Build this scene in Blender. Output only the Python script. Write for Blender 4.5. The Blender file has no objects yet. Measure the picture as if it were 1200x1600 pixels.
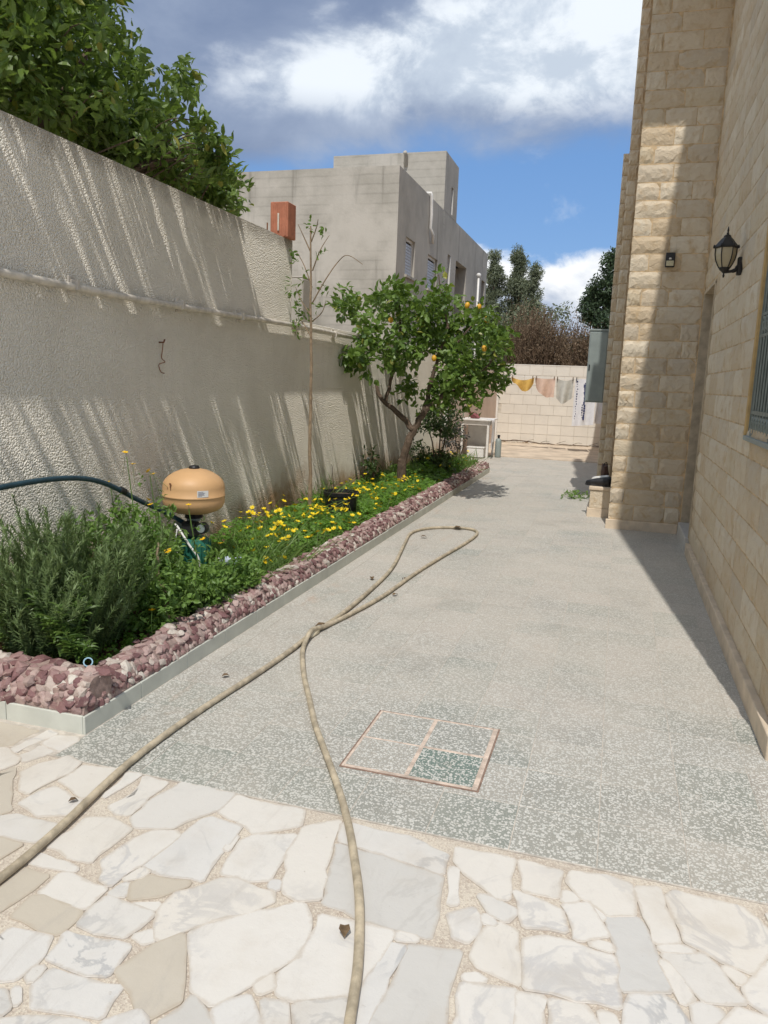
import bpy, bmesh, math, random
import numpy as np
from mathutils import Vector, Matrix

random.seed(7)
RNG = np.random.default_rng(7)
SC = bpy.context.scene
COL = SC.collection

# ------------------------------------------------------------------ camera
cam_data = bpy.data.cameras.new('camera')
cam = bpy.data.objects.new('camera', cam_data)
COL.objects.link(cam)
SC.camera = cam
cam_data.sensor_fit = 'VERTICAL'
cam_data.sensor_height = 36.0
cam_data.lens = 1196.06 / 1600 * 36
cam_data.clip_start = 0.05
cam_data.clip_end = 3000
YAW, PITCH, ROLL = 0.288489, 0.171702, 0.0371927
_f = Vector((-math.sin(YAW) * math.cos(PITCH), math.cos(YAW) * math.cos(PITCH), -math.sin(PITCH)))
_r = Vector((math.cos(YAW), math.sin(YAW), 0))
_u = _r.cross(_f)
_r2 = math.cos(ROLL) * _r + math.sin(ROLL) * _u
_u2 = -math.sin(ROLL) * _r + math.cos(ROLL) * _u
CAM = Vector((0, 0, 1.5))
_m = Matrix((_r2, _u2, -_f)).transposed().to_4x4()
_m.translation = CAM
cam.matrix_world = _m
def in_view(p, margin=0.03):
    d = Vector(p) - CAM
    z = d.dot(_f)
    if z <= 0.05:
        return False
    x = 0.5 + 1196.06 * d.dot(_r2) / z / 1200
    y = 0.5 - 1196.06 * d.dot(_u2) / z / 1600
    return -margin < x < 1 + margin and -margin < y < 1 + margin
def cam_dist(p):
    return (Vector(p) - CAM).length

# ------------------------------------------------------------------ light
SUN_DIR = Vector((0.125, -1.0, 1.63)).normalized()      # towards the sun
SKY_STRENGTH = 0.1
sun_data = bpy.data.lights.new('sun', 'SUN')
sun = bpy.data.objects.new('sun', sun_data)
COL.objects.link(sun)
sun_data.energy = 2.62
sun_data.angle = math.radians(0.53)
sun_data.color = (1.0, 0.955, 0.89)
sun.rotation_euler = SUN_DIR.to_track_quat('Z', 'Y').to_euler()
sun.location = (2, -6, 12)

SC.view_settings.view_transform = 'Standard'
SC.view_settings.look = 'None'
SC.view_settings.exposure = 0.31
SC.view_settings.gamma = 1.0
SC.view_settings.use_curve_mapping = False

class NT:
    """small helper for node trees"""
    def __init__(self, tree):
        self.t = tree
        self.t.nodes.clear()
    def n(self, typ, ins=None, **props):
        nd = self.t.nodes.new(typ)
        for k, v in props.items():
            setattr(nd, k, v)
        for k, v in (ins or {}).items():
            self.set(nd, k, v)
        return nd
    def set(self, nd, k, v):
        s = nd.inputs[k]
        if isinstance(v, bpy.types.NodeSocket):
            self.t.links.new(v, s)
        elif hasattr(v, 'outputs'):
            self.t.links.new(v.outputs[0], s)
        else:
            if s.type == 'RGBA' and not hasattr(v, '__len__'):
                v = (v, v, v, 1)
            if s.type == 'RGBA' and len(v) == 3:
                v = (*v, 1)
            if s.type == 'VECTOR' and len(v) == 4:
                v = v[:3]
            s.default_value = v
    def math(self, op, a, b=0.0, c=0.0, clamp=False):
        nd = self.n('ShaderNodeMath', {0: a, 1: b, 2: c}, operation=op)
        nd.use_clamp = clamp
        return nd.outputs[0]
    def step(self, x, lo, hi):
        nd = self.n('ShaderNodeMapRange', {0: x, 1: lo, 2: hi, 3: 0.0, 4: 1.0}, interpolation_type='SMOOTHSTEP')
        return nd.outputs[0]
    def mix(self, fac, a, b, mode='MIX'):
        nd = self.n('ShaderNodeMix', data_type='RGBA', blend_type=mode)
        self.set(nd, 0, fac); self.set(nd, 6, a); self.set(nd, 7, b)
        return nd.outputs[2]
    def noise(self, vec, scale, detail=3.0, rough=0.55, dist=0.0):
        nd = self.n('ShaderNodeTexNoise', {'Scale': scale, 'Detail': detail, 'Roughness': rough, 'Distortion': dist})
        if vec is not None:
            self.set(nd, 'Vector', vec)
        return nd.outputs[0]
    def voronoi(self, vec, scale, feature='F1', rnd=1.0):
        nd = self.n('ShaderNodeTexVoronoi', {'Scale': scale, 'Randomness': rnd}, feature=feature)
        self.set(nd, 'Vector', vec)
        return nd
    def ramp(self, fac, stops, interp='LINEAR'):
        nd = self.n('ShaderNodeValToRGB', {0: fac})
        cr = nd.color_ramp
        cr.interpolation = interp
        while len(cr.elements) > 1:
            cr.elements.remove(cr.elements[-1])
        cr.elements[0].position = stops[0][0]
        cr.elements[0].color = (*stops[0][1], 1)
        for p, c in stops[1:]:
            e = cr.elements.new(p)
            e.color = (*c, 1)
        return nd.outputs[0]
    def pos(self):
        return self.n('ShaderNodeNewGeometry').outputs['Position']
    def xyz(self, v):
        s = self.n('ShaderNodeSeparateXYZ', {0: v})
        return s.outputs[0], s.outputs[1], s.outputs[2]
    def rnd(self):
        a = self.n('ShaderNodeAttribute', attribute_type='OBJECT', attribute_name='tint').outputs['Fac']
        b = self.n('ShaderNodeAttribute', attribute_type='GEOMETRY', attribute_name='rnd').outputs['Fac']
        return self.math('ADD', a, b)
    def shifted(self):
        """position moved by the piece's own random number, so that veins differ from piece to piece"""
        r = self.rnd()
        c = self.n('ShaderNodeCombineXYZ', {0: self.math('MULTIPLY', r, 37.0), 1: self.math('MULTIPLY', r, 91.0), 2: self.math('MULTIPLY', r, 53.0)})
        v = self.n('ShaderNodeVectorMath', {0: self.pos(), 1: c.outputs[0]}, operation='ADD')
        return v.outputs[0]

# sky: Nishita with a broken sheet of cloud above and cumulus low down
world = bpy.data.worlds.new('World')
SC.world = world
world.use_nodes = True
w = NT(world.node_tree)
sky = w.n('ShaderNodeTexSky', sky_type='NISHITA', sun_disc=False)
sky.sun_elevation = math.asin(SUN_DIR.z)
sky.sun_rotation = math.atan2(SUN_DIR.x, SUN_DIR.y)
sky.altitude = 50; sky.air_density = 1.0; sky.dust_density = 0.6; sky.ozone_density = 1.6
dirv = w.n('ShaderNodeTexCoord').outputs['Generated']
dx, dy, dz = w.xyz(dirv)
az = w.math('ARCTAN2', dx, dy)
hor = w.math('SQRT', w.math('ADD', w.math('MULTIPLY', dx, dx), w.math('MULTIPLY', dy, dy)))
el = w.math('DIVIDE', w.math('MAXIMUM', dz, -0.2), w.math('MAXIMUM', hor, 0.02))
q = w.n('ShaderNodeCombineXYZ', {0: az, 1: w.math('MULTIPLY', el, 1.35), 2: 0.0}).outputs[0]
q3 = w.n('ShaderNodeVectorMath', {0: dirv, 1: (1, 1, 1.5)}, operation='MULTIPLY').outputs[0]
n1 = w.noise(q3, 5.0, 7.0, 0.58, 0.3)
n2 = w.noise(q3, 11.0, 8.0, 0.62, 0.35)
n3 = w.noise(q3, 2.2, 4.0, 0.5)
nn = w.math('SUBTRACT', n1, 0.5)
def bump(u0, v0, su, sv):
    a = w.math('DIVIDE', w.math('SUBTRACT', az, u0), su)
    b = w.math('DIVIDE', w.math('SUBTRACT', el, v0), sv)
    r = w.math('ADD', w.math('MULTIPLY', a, a), w.math('MULTIPLY', b, b))
    return w.math('POWER', 2.718, w.math('MULTIPLY', r, -1.0))
# grey sheet, everywhere above about 14 degrees, with a ragged lower edge
sheet_edge = w.math('ADD', w.math('ADD', w.math('MULTIPLY', el, 1.0), w.math('MULTIPLY', nn, 0.16)), w.math('MULTIPLY', w.math('MINIMUM', az, 0.0), -0.12))
sheet = w.step(sheet_edge, 0.275, 0.335)
sheet_col = w.mix(w.step(w.math('ADD', n3, w.math('MULTIPLY', nn, 0.6)), 0.35, 0.75), (0.175, 0.225, 0.34), (0.36, 0.42, 0.53))
# bright lit cloud inside the sheet, right of the middle; others added by noise out of view, to raise the fill light
bb = w.math('ADD', bump(-0.19, 0.385, 0.25, 0.085), w.math('MULTIPLY', bump(-0.04, 0.40, 0.14, 0.09), 0.65))
bb = w.math('ADD', bb, w.math('MULTIPLY', bump(-0.38, 0.325, 0.13, 0.05), 0.5))
elsewhere = w.math('MAXIMUM', w.step(w.math('ABSOLUTE', az), 0.62, 0.95), w.step(el, 0.50, 0.75))
bb = w.math('ADD', bb, w.math('MULTIPLY', elsewhere, w.step(n3, 0.34, 0.58)))
bright = w.step(w.math('ADD', w.math('ADD', bb, w.math('MULTIPLY', nn, 1.7)), w.math('MULTIPLY', w.math('SUBTRACT', n2, 0.5), 0.8)), 0.36, 0.98)
bright = w.math('MULTIPLY', bright, w.step(el, 0.285, 0.35))
# low cumulus
ce = w.math('ADD', w.math('ADD', el, w.math('MULTIPLY', w.math('SUBTRACT', n2, 0.5), -0.075)), w.math('MULTIPLY', nn, -0.07))
cum_top = w.math('ADD', w.math('MULTIPLY', w.math('SINE', w.math('MULTIPLY', az, 11.0)), 0.012), 0.163)
cum = w.math('SUBTRACT', 1.0, w.step(w.math('SUBTRACT', ce, cum_top), -0.012, 0.012))
cum_col = w.mix(w.step(w.math('ADD', w.math('ADD', el, w.math('MULTIPLY', nn, 0.26)), w.math('MULTIPLY', az, -0.25)), 0.105, 0.165), (0.38, 0.44, 0.55), (0.86, 0.87, 0.88))
wisp = w.math('MULTIPLY', w.step(w.math('ADD', n2, w.math('MULTIPLY', nn, 0.8)), 0.60, 0.85), 0.35)
K = 1.0 / SKY_STRENGTH
def lit(c):
    return w.n('ShaderNodeVectorMath', {0: c, 1: (K, K, K)}, operation='MULTIPLY').outputs[0]
base = w.mix(0.6, sky.outputs[0], lit((0.11, 0.27, 0.60, 1)))
c = w.mix(wisp, base, lit((0.62, 0.68, 0.76, 1)))
c = w.mix(w.math('MULTIPLY', sheet, 0.93), c, lit(sheet_col))
c = w.mix(w.math('MULTIPLY', bright, 0.92), c, lit(w.mix(w.step(w.math('ADD', n2, nn), 0.38, 0.62), (0.50, 0.57, 0.66), (0.76, 0.81, 0.86))))
c = w.mix(w.math('MULTIPLY', cum, 0.97), c, lit(cum_col))
bg = w.n('ShaderNodeBackground', {'Color': c, 'Strength': SKY_STRENGTH})
wo = w.n('ShaderNodeOutputWorld', {'Surface': bg.outputs[0]})

# ------------------------------------------------------------------ materials
def material(name):
    m = bpy.data.materials.new(name)
    m.use_nodes = True
    return m, NT(m.node_tree)

def finish(t, col, rough=0.8, metal=0.0, height=None, dist=0.01, strength=1.0, spec=0.4, transl=None):
    b = t.n('ShaderNodeBsdfPrincipled', {'Base Color': col, 'Roughness': rough, 'Metallic': metal, 'Specular IOR Level': spec})
    if height is not None:
        bp = t.n('ShaderNodeBump', {'Height': height, 'Distance': dist, 'Strength': strength})
        t.set(b, 'Normal', bp.outputs[0])
    out = b.outputs[0]
    if transl is not None:
        tr = t.n('ShaderNodeBsdfTranslucent', {'Color': transl[0]})
        mx = t.n('ShaderNodeMixShader', {0: transl[1], 1: b.outputs[0], 2: tr.outputs[0]})
        out = mx.outputs[0]
    t.n('ShaderNodeOutputMaterial', {'Surface': out})

def simple(name, col, rough=0.6, metal=0.0, var=0.15, scale=12.0, bump=0.0, bdist=0.004, tintvar=0.0, spec=0.4):
    m, t = material(name)
    p = t.pos()
    n = t.noise(p, scale, 4.0, 0.6)
    dark = tuple(c * (1 - var) for c in col)
    light = tuple(min(1, c * (1 + var)) for c in col)
    c = t.mix(t.step(n, 0.3, 0.7), dark, light)
    if tintvar:
        r = t.rnd()
        c = t.mix(t.math('MULTIPLY', r, tintvar), c, tuple(x * 0.55 for x in col))
    finish(t, c, rough, metal, t.noise(p, scale * 6, 3.0) if bump else None, bdist, bump, spec)
    return m

def leaf_mat(name, dark, light, tr=0.3, rough=0.42, spec=0.45, extra=None):
    m, t = material(name)
    r = t.rnd()
    stops = [(0.0, dark), (0.75, light)]
    if extra:
        stops.append((0.97, light)); stops.append((1.0, extra))
    c = t.ramp(r, stops)
    tl = t.mix(0.5, c, tuple(min(1, x * 2.2) for x in (light[0], light[1], light[2] * 0.6)))
    finish(t, c, rough, 0.0, None, spec=spec, transl=(tl, tr))
    return m

# roughcast wall
def plaster_mat(name, base, dirt, grain=82.0, gdist=0.0145, stain=True, strength=1.0):
    m, t = material(name)
    p = t.pos()
    x, y, z = t.xyz(p)
    big = t.noise(p, 1.3, 5.0, 0.6)
    mid = t.noise(p, 6.0, 4.0, 0.6)
    c = t.mix(t.step(t.math('ADD', big, t.math('MULTIPLY', mid, 0.25)), 0.45, 0.85), base, dirt)
    streak = t.noise(t.n('ShaderNodeVectorMath', {0: p, 1: (1, 5.0, 0.35)}, operation='MULTIPLY').outputs[0], 2.2, 4.0, 0.6)
    c = t.mix(t.math('MULTIPLY', t.step(streak, 0.55, 0.8), 0.18), c, tuple(v * 0.72 for v in dirt))
    if stain:
        edge = t.math('ADD', z, t.math('MULTIPLY', t.math('SUBTRACT', big, 0.5), -0.9))
        edge = t.math('ADD', edge, t.math('MULTIPLY', t.math('SUBTRACT', mid, 0.5), -0.35))
        low = t.math('SUBTRACT', 1.0, t.step(edge, 0.20, 0.60))
        c = t.mix(t.math('MULTIPLY', low, 0.85), c, (0.36, 0.20, 0.085))
        top = t.step(t.math('ADD', z, t.math('MULTIPLY', mid, 0.25)), 2.70, 2.86)
        c = t.mix(t.math('MULTIPLY', top, 0.6), c, (0.22, 0.19, 0.15))
    vg = t.voronoi(t.n('ShaderNodeVectorMath', {0: p, 1: t.n('ShaderNodeVectorMath', {0: t.n('ShaderNodeTexNoise', {'Vector': p, 'Scale': 70.0, 'Detail': 1.0}).outputs[1], 1: (0.012, 0.012, 0.012)}, operation='MULTIPLY').outputs[0]}, operation='ADD').outputs[0], grain)
    h = t.math('ADD', t.math('MULTIPLY', vg.outputs['Distance'], -1.0), t.math('MULTIPLY', t.noise(p, grain * 1.6, 2.0, 0.5), 0.8))
    m.cycles.use_bump_map_correction = False
    finish(t, c, 0.9, 0.0, h, gdist, strength, spec=0.25)
    return m

def stone_mat(name='limestone cladding'):
    m, t = material(name)
    p = t.shifted()
    r = t.rnd()
    c = t.ramp(r, [(0.0, (0.60, 0.51, 0.37)), (0.3, (0.66, 0.57, 0.44)), (0.55, (0.57, 0.46, 0.32)), (0.8, (0.70, 0.62, 0.49)), (1.0, (0.56, 0.48, 0.37))])
    n = t.noise(p, 9.0, 6.0, 0.62, 0.4)
    c = t.mix(t.step(n, 0.45, 0.8), c, (0.52, 0.38, 0.22))
    n2 = t.noise(p, 30.0, 4.0, 0.65)
    c = t.mix(t.math('MULTIPLY', t.step(n2, 0.5, 0.75), 0.4), c, (0.66, 0.58, 0.45))
    h = t.math('ADD', t.math('MULTIPLY', t.noise(p, 18.0, 6.0, 0.65, 0.6), 1.0), t.math('MULTIPLY', t.noise(p, 70.0, 3.0, 0.6), 0.25))
    finish(t, c, 0.85, 0.0, h, 0.018, 0.8, spec=0.25)
    return m

def terrazzo_mat():
    m, t = material('terrazzo')
    p = t.pos()
    r = t.rnd()
    x, y, z = t.xyz(p)
    wob = t.noise(p, 40.0, 2.0)
    ps = t.shifted()
    pv = t.n('ShaderNodeVectorMath', {0: ps, 1: t.n('ShaderNodeVectorMath', {0: t.n('ShaderNodeTexNoise', {'Vector': p, 'Scale': 60.0, 'Detail': 1.0}).outputs[1], 1: (0.008, 0.008, 0.0)}, operation='MULTIPLY').outputs[0]}, operation='ADD').outputs[0]
    vo = t.voronoi(pv, 102.0)
    rr = t.n('ShaderNodeSeparateColor', {0: vo.outputs['Color']}).outputs[0]
    size = t.math('ADD', t.math('MULTIPLY', rr, 0.42), 0.24)
    chip = t.math('SUBTRACT', 1.0, t.step(t.math('SUBTRACT', vo.outputs['Distance'], size), -0.05, 0.04))
    vs = t.voronoi(pv, 230.0)
    rs = t.n('ShaderNodeSeparateColor', {0: vs.outputs['Color']}).outputs[1]
    chip2 = t.math('MULTIPLY', t.math('SUBTRACT', 1.0, t.step(vs.outputs['Distance'], 0.2, 0.42)), t.step(rs, 0.45, 0.55))
    chip = t.math('MAXIMUM', chip, t.math('MULTIPLY', chip2, 0.8))
    matrix = t.ramp(r, [(0.0, (0.255, 0.27, 0.235)), (0.22, (0.29, 0.29, 0.255)), (0.42, (0.37, 0.35, 0.305)), (0.58, (0.27, 0.275, 0.243)), (0.78, (0.345, 0.32, 0.28)), (0.92, (0.28, 0.28, 0.25)), (1.0, (0.155, 0.205, 0.175))])
    chipc = t.ramp(rs, [(0.0, (0.58, 0.57, 0.52)), (0.6, (0.68, 0.66, 0.61)), (1.0, (0.45, 0.47, 0.43))])
    c = t.mix(t.math('MULTIPLY', chip, 0.86), matrix, chipc)
    dust_n = t.noise(p, 1.1, 5.0, 0.6)
    dust = t.math('MULTIPLY', t.step(t.math('ADD', dust_n, t.math('MULTIPLY', t.step(y, 2.5, 4.2), 0.26)), 0.44, 0.84), 0.62)
    c = t.mix(t.math('MULTIPLY', dust, t.math('SUBTRACT', 1.0, t.math('MULTIPLY', chip, 0.55))), c, (0.53, 0.475, 0.41))
    stn = t.math('MULTIPLY', t.step(t.noise(p, 0.8, 6.0, 0.7, 0.6), 0.53, 0.70), 0.30)
    c = t.mix(stn, c, (0.235, 0.215, 0.185))
    pk = t.math('MULTIPLY', t.step(t.noise(t.n('ShaderNodeVectorMath', {0: p, 1: (2.2, .9, 1)}, operation='MULTIPLY').outputs[0], 1.6, 5.0, 0.65), 0.58, 0.75), t.math('SUBTRACT', 1.0, t.step(x, -1.7, -1.2)))
    c = t.mix(t.math('MULTIPLY', pk, 0.55), c, (0.50, 0.36, 0.27))
    sp = t.noise(p, 7.0, 5.0, 0.7)
    c = t.mix(t.math('MULTIPLY', t.step(sp, 0.58, 0.8), 0.4), c, (0.40, 0.31, 0.23))
    finish(t, c, t.math('ADD', 0.45, t.math('MULTIPLY', dust, 0.5)), 0.0, t.math('ADD', chip, t.math('MULTIPLY', wob, 1.5)), 0.0012, 0.6, spec=0.35)
    return m

def marble_mat(name, base, vein, vein_amt=0.6, patch=None):
    m, t = material(name)
    p = t.shifted()
    n = t.noise(p, 3.4, 6.0, 0.6, 1.2)
    v = t.math('ABSOLUTE', t.math('SUBTRACT', n, 0.5))
    vein_m = t.math('SUBTRACT', 1.0, t.step(v, 0.004, 0.045))
    mask = t.step(t.noise(p, 2.0, 3.0), 0.44, 0.64)
    c = t.mix(t.math('MULTIPLY', t.math('MULTIPLY', vein_m, mask), vein_amt), base, vein)
    cl = t.noise(p, 5.0, 5.0, 0.6, 0.5)
    c = t.mix(t.math('MULTIPLY', t.step(cl, 0.45, 0.8), 0.45), c, tuple(a * 0.82 for a in base))
    r = t.rnd()
    c = t.mix(t.math('MULTIPLY', t.step(t.math('FRACT', t.math('MULTIPLY', r, 7.3)), 0.2, 1.0), 0.22), c, tuple(a * b for a, b in zip(base, (0.94, 0.88, 0.78))))
    w_ = t.pos()
    dirt = t.noise(w_, 2.6, 6.0, 0.65)
    c = t.mix(t.math('MULTIPLY', t.step(dirt, 0.48, 0.78), 0.5), c, (0.47, 0.41, 0.33))
    scuff = t.noise(t.n('ShaderNodeVectorMath', {0: w_, 1: (1.0, 0.35, 1.0)}, operation='MULTIPLY').outputs[0], 9.0, 7.0, 0.72, 0.8)
    c = t.mix(t.math('MULTIPLY', t.step(scuff, 0.54, 0.70), 0.30), c, (0.40, 0.37, 0.33))
    ed = t.n('ShaderNodeAttribute', attribute_type='GEOMETRY', attribute_name='worn').outputs['Fac']
    edn = t.step(t.math('ADD', ed, t.math('MULTIPLY', t.math('SUBTRACT', t.noise(w_, 19.0, 5.0, 0.7), 0.5), 1.7)), 0.45, 1.05)
    c = t.mix(t.math('MULTIPLY', edn, 0.42), c, (0.42, 0.345, 0.26))
    spk = t.noise(w_, 42.0, 4.0, 0.7)
    c = t.mix(t.math('MULTIPLY', t.step(spk, 0.66, 0.74), 0.35), c, (0.28, 0.22, 0.16))
    finish(t, c, 0.5, 0.0, t.noise(w_, 26.0, 5.0, 0.65), 0.004, 0.4, spec=0.35)
    return m

def rock_mat():
    m, t = material('breccia rock')
    p = t.shifted()
    r = t.rnd()
    c = t.ramp(r, [(0.0, (0.155, 0.080, 0.080)), (0.22, (0.22, 0.115, 0.112)), (0.40, (0.33, 0.21, 0.195)), (0.60, (0.47, 0.35, 0.315)), (0.70, (0.25, 0.145, 0.14)), (0.82, (0.52, 0.44, 0.385)), (1.0, (0.62, 0.58, 0.51))])
    n = t.noise(p, 16.0, 5.0, 0.6, 1.4)
    c = t.mix(t.math('MULTIPLY', t.step(n, 0.54, 0.66), 0.65), c, (0.46, 0.36, 0.31))
    n2 = t.noise(p, 40.0, 4.0, 0.6)
    c = t.mix(t.math('MULTIPLY', t.step(n2, 0.5, 0.75), 0.45), c, (0.13, 0.055, 0.055))
    finish(t, c, 0.72, 0.0, t.noise(p, 55.0, 5.0, 0.65), 0.008, 0.7, spec=0.35)
    return m

def concrete_mat(name, base, dark, courses=True):
    m, t = material(name)
    p = t.pos()
    x, y, z = t.xyz(p)
    big = t.noise(p, 0.55, 6.0, 0.62)
    mid = t.noise(p, 2.6, 5.0, 0.6)
    c = t.mix(t.step(t.math('ADD', big, t.math('MULTIPLY', mid, 0.3)), 0.48, 0.86), base, dark)
    st = t.noise(t.n('ShaderNodeVectorMath', {0: p, 1: (2.2, 2.2, 0.22)}, operation='MULTIPLY').outputs[0], 1.5, 4.0, 0.6)
    c = t.mix(t.math('MULTIPLY', t.step(st, 0.54, 0.72), 0.6), c, tuple(v * 0.55 for v in dark))
    if courses:
        ln = t.math('ABSOLUTE', t.math('SUBTRACT', t.math('FRACT', t.math('ADD', t.math('DIVIDE', z, 0.215), t.math('MULTIPLY', mid, 0.34))), 0.5))
        lm = t.math('MULTIPLY', t.step(ln, 0.36, 0.47), t.math('MULTIPLY', t.step(big, 0.40, 0.58), 0.30))
        c = t.mix(lm, c, tuple(v * 0.62 for v in dark))
        damp = t.step(t.math('ADD', z, t.math('MULTIPLY', mid, 1.0)), 6.35, 6.85)
    finish(t, c, 0.92, 0.0, t.noise(p, 14.0, 5.0, 0.65), 0.01, 0.5, spec=0.2)
    return m

M = {}
M['plaster'] = plaster_mat('roughcast plaster', (0.83, 0.78, 0.675), (0.73, 0.68, 0.58))
M['plaster_pink'] = plaster_mat('pinkish plaster', (0.68, 0.56, 0.48), (0.58, 0.47, 0.40), stain=False, gdist=0.003)
M['stone'] = stone_mat()
M['mortar'] = simple('sandy mortar', (0.55, 0.41, 0.25), 0.95, var=0.25, scale=14, bump=0.5)
M['plinth'] = simple('cream plinth stone', (0.64, 0.53, 0.40), 0.7, var=0.12, scale=8, bump=0.2)
M['terrazzo'] = terrazzo_mat()
M['grout'] = simple('pinkish grout', (0.50, 0.455, 0.395), 0.95, var=0.2, scale=20)
M['marble_w'] = marble_mat('white marble', (0.655, 0.63, 0.585), (0.40, 0.40, 0.41), 0.55)
M['marble_b'] = marble_mat('veined marble', (0.62, 0.605, 0.575), (0.37, 0.375, 0.38), 0.7)
M['marble_g'] = marble_mat('grey marble', (0.55, 0.54, 0.515), (0.42, 0.41, 0.39), 0.45)
M['marble_t'] = marble_mat('taupe limestone', (0.52, 0.475, 0.40), (0.44, 0.39, 0.31), 0.3)
m_, t_ = material('pebbly joint mortar')
p_ = t_.pos()
c_ = t_.mix(t_.step(t_.noise(p_, 5.0, 4.0, 0.6), 0.35, 0.7), (0.48, 0.415, 0.345), (0.61, 0.55, 0.46))
v_ = t_.voronoi(p_, 190.0)
c_ = t_.mix(t_.math('MULTIPLY', t_.step(t_.n('ShaderNodeSeparateColor', {0: v_.outputs[1]}).outputs[0], 0.62, 0.8), 0.45), c_, (0.36, 0.285, 0.23))
c_ = t_.mix(t_.math('MULTIPLY', t_.step(t_.n('ShaderNodeSeparateColor', {0: v_.outputs[1]}).outputs[1], 0.72, 0.8), 0.7), c_, (0.66, 0.6, 0.5))
finish(t_, c_, 0.95, 0.0, v_.outputs[0], 0.003, 0.6, spec=0.2)
M['joint'] = m_
M['rock'] = rock_mat()
M['rock_mortar'] = simple('kerb mortar', (0.33, 0.24, 0.21), 0.95, var=0.3, scale=25, bump=0.6)
M['skirt'] = simple('pale skirting tile', (0.57, 0.585, 0.52), 0.5, var=0.08, scale=5, tintvar=0.12)
M['soil'] = simple('reddish soil', (0.17, 0.10, 0.055), 0.98, var=0.4, scale=18, bump=1.0, bdist=0.02)
M['earth'] = simple('dry earth', (0.30, 0.235, 0.165), 0.98, var=0.3, scale=0.8, bump=0.6, bdist=0.02)
M['concrete_lit'] = concrete_mat('rendered block wall', (0.52, 0.49, 0.435), (0.36, 0.34, 0.295))  # lighter copy for sun-facing walls, sunlight put into the colour
M['concrete_dark'] = concrete_mat('weathered shaded render', (0.47, 0.44, 0.39), (0.35, 0.33, 0.29), courses=False)  # darker copy of the house render, side-wall shade put into the colour
M['slab'] = simple('beige concrete strip', (0.55, 0.455, 0.35), 0.9, var=0.18, scale=2.5, bump=0.3)
M['wall_tile'] = simple('cream wall tile', (0.76, 0.715, 0.635), 0.35, var=0.04, scale=3, tintvar=0.12)
M['tile_grout'] = simple('tile grout', (0.62, 0.565, 0.48), 0.9, var=0.15)
M['white_paint'] = simple('white paint', (0.76, 0.74, 0.70), 0.45, var=0.08, scale=9)
M['white_plastic'] = simple('white plastic', (0.72, 0.71, 0.68), 0.4, var=0.06)
M['pipe'] = simple('cream painted pipe', (0.60, 0.55, 0.47), 0.5, var=0.2, scale=14)
M['shutter'] = simple('pale blue grey shutter', (0.52, 0.55, 0.60), 0.45, var=0.06)
M['dark_open'] = simple('dark opening', (0.05, 0.045, 0.04), 0.8, var=0.2)
M['glass_dark'] = simple('dark window glass', (0.03, 0.035, 0.04), 0.08, var=0.1, spec=0.6)
M['metal_green'] = simple('grey green metal', (0.26, 0.30, 0.29), 0.5, 0.0, var=0.1, scale=4)
M['grille'] = simple('grey green steel', (0.21, 0.24, 0.22), 0.5, 0.2, var=0.12)
M['black'] = simple('black plastic', (0.018, 0.018, 0.02), 0.45, var=0.2)
M['black_iron'] = simple('black cast iron', (0.028, 0.026, 0.024), 0.5, 0.3, var=0.25, scale=30)
M['hose'] = simple('beige hose rubber', (0.44, 0.375, 0.27), 0.6, var=0.28, scale=17, bump=0.15, bdist=0.001)
M['hose_cuff'] = simple('pale hose coupling', (0.70, 0.62, 0.45), 0.5, var=0.1)
M['blue_hose'] = simple('dark teal hose', (0.02, 0.055, 0.075), 0.35, var=0.2)
M['tank'] = simple('orange beige tank enamel', (0.60, 0.365, 0.175), 0.5, var=0.05, scale=5)
M['pump'] = simple('green pump enamel', (0.03, 0.17, 0.12), 0.5, var=0.25, scale=14)
M['rust'] = simple('rusty steel', (0.22, 0.10, 0.05), 0.8, 0.2, var=0.3, scale=20)
M['brick'] = simple('red clay brick', (0.47, 0.185, 0.11), 0.85, var=0.14, scale=10, bump=0.4)
M['bark'] = simple('brown bark', (0.13, 0.092, 0.065), 0.9, var=0.35, scale=22, bump=0.9, bdist=0.01)
M['bark_pale'] = simple('pale bark', (0.27, 0.20, 0.13), 0.85, var=0.25, scale=25, bump=0.6)
M['twig_brown'] = simple('bare brown twigs', (0.14, 0.095, 0.062), 0.9, var=0.35, scale=3)
M['petal'] = simple('yellow petals', (0.83, 0.64, 0.015), 0.5, var=0.06)
M['petal_orange'] = simple('deep yellow petals', (0.80, 0.50, 0.01), 0.5, var=0.06)
M['stem'] = simple('green stems', (0.10, 0.17, 0.04), 0.6, var=0.2)
M['lemon'] = simple('ripe lemon peel', (0.66, 0.36, 0.03), 0.45, var=0.06, bump=0.3, bdist=0.002)
M['cloth_white'] = simple('white cotton', (0.72, 0.72, 0.74), 0.9, var=0.05)
M['cloth_grey'] = simple('pale grey cotton', (0.52, 0.51, 0.46), 0.9, var=0.08)
M['cloth_pink'] = simple('faded peach cotton', (0.64, 0.46, 0.36), 0.9, var=0.08)
M['cloth_yellow'] = simple('mustard cotton', (0.62, 0.39, 0.10), 0.9, var=0.1)
M['print_blue'] = simple('navy print', (0.05, 0.06, 0.14), 0.9, var=0.1)
M['lamp_glass'] = simple('frosted amber lamp glass', (0.42, 0.36, 0.24), 0.25, var=0.08, spec=0.5)
M['dry_leaf'] = simple('dry brown leaf', (0.13, 0.085, 0.045), 0.9, var=0.3, scale=40)
M['lf_orange'] = leaf_mat('orange tree leaf', (0.045, 0.09, 0.02), (0.144, 0.219, 0.043), 0.30, extra=(0.27, 0.27, 0.05))
M['lf_lemon'] = leaf_mat('lemon tree leaf', (0.045, 0.096, 0.019), (0.15, 0.239, 0.045), 0.28, extra=(0.30, 0.30, 0.06))
M['lf_rosemary'] = leaf_mat('rosemary needle', (0.061, 0.108, 0.038), (0.169, 0.236, 0.088), 0.15, 0.55)
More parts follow.
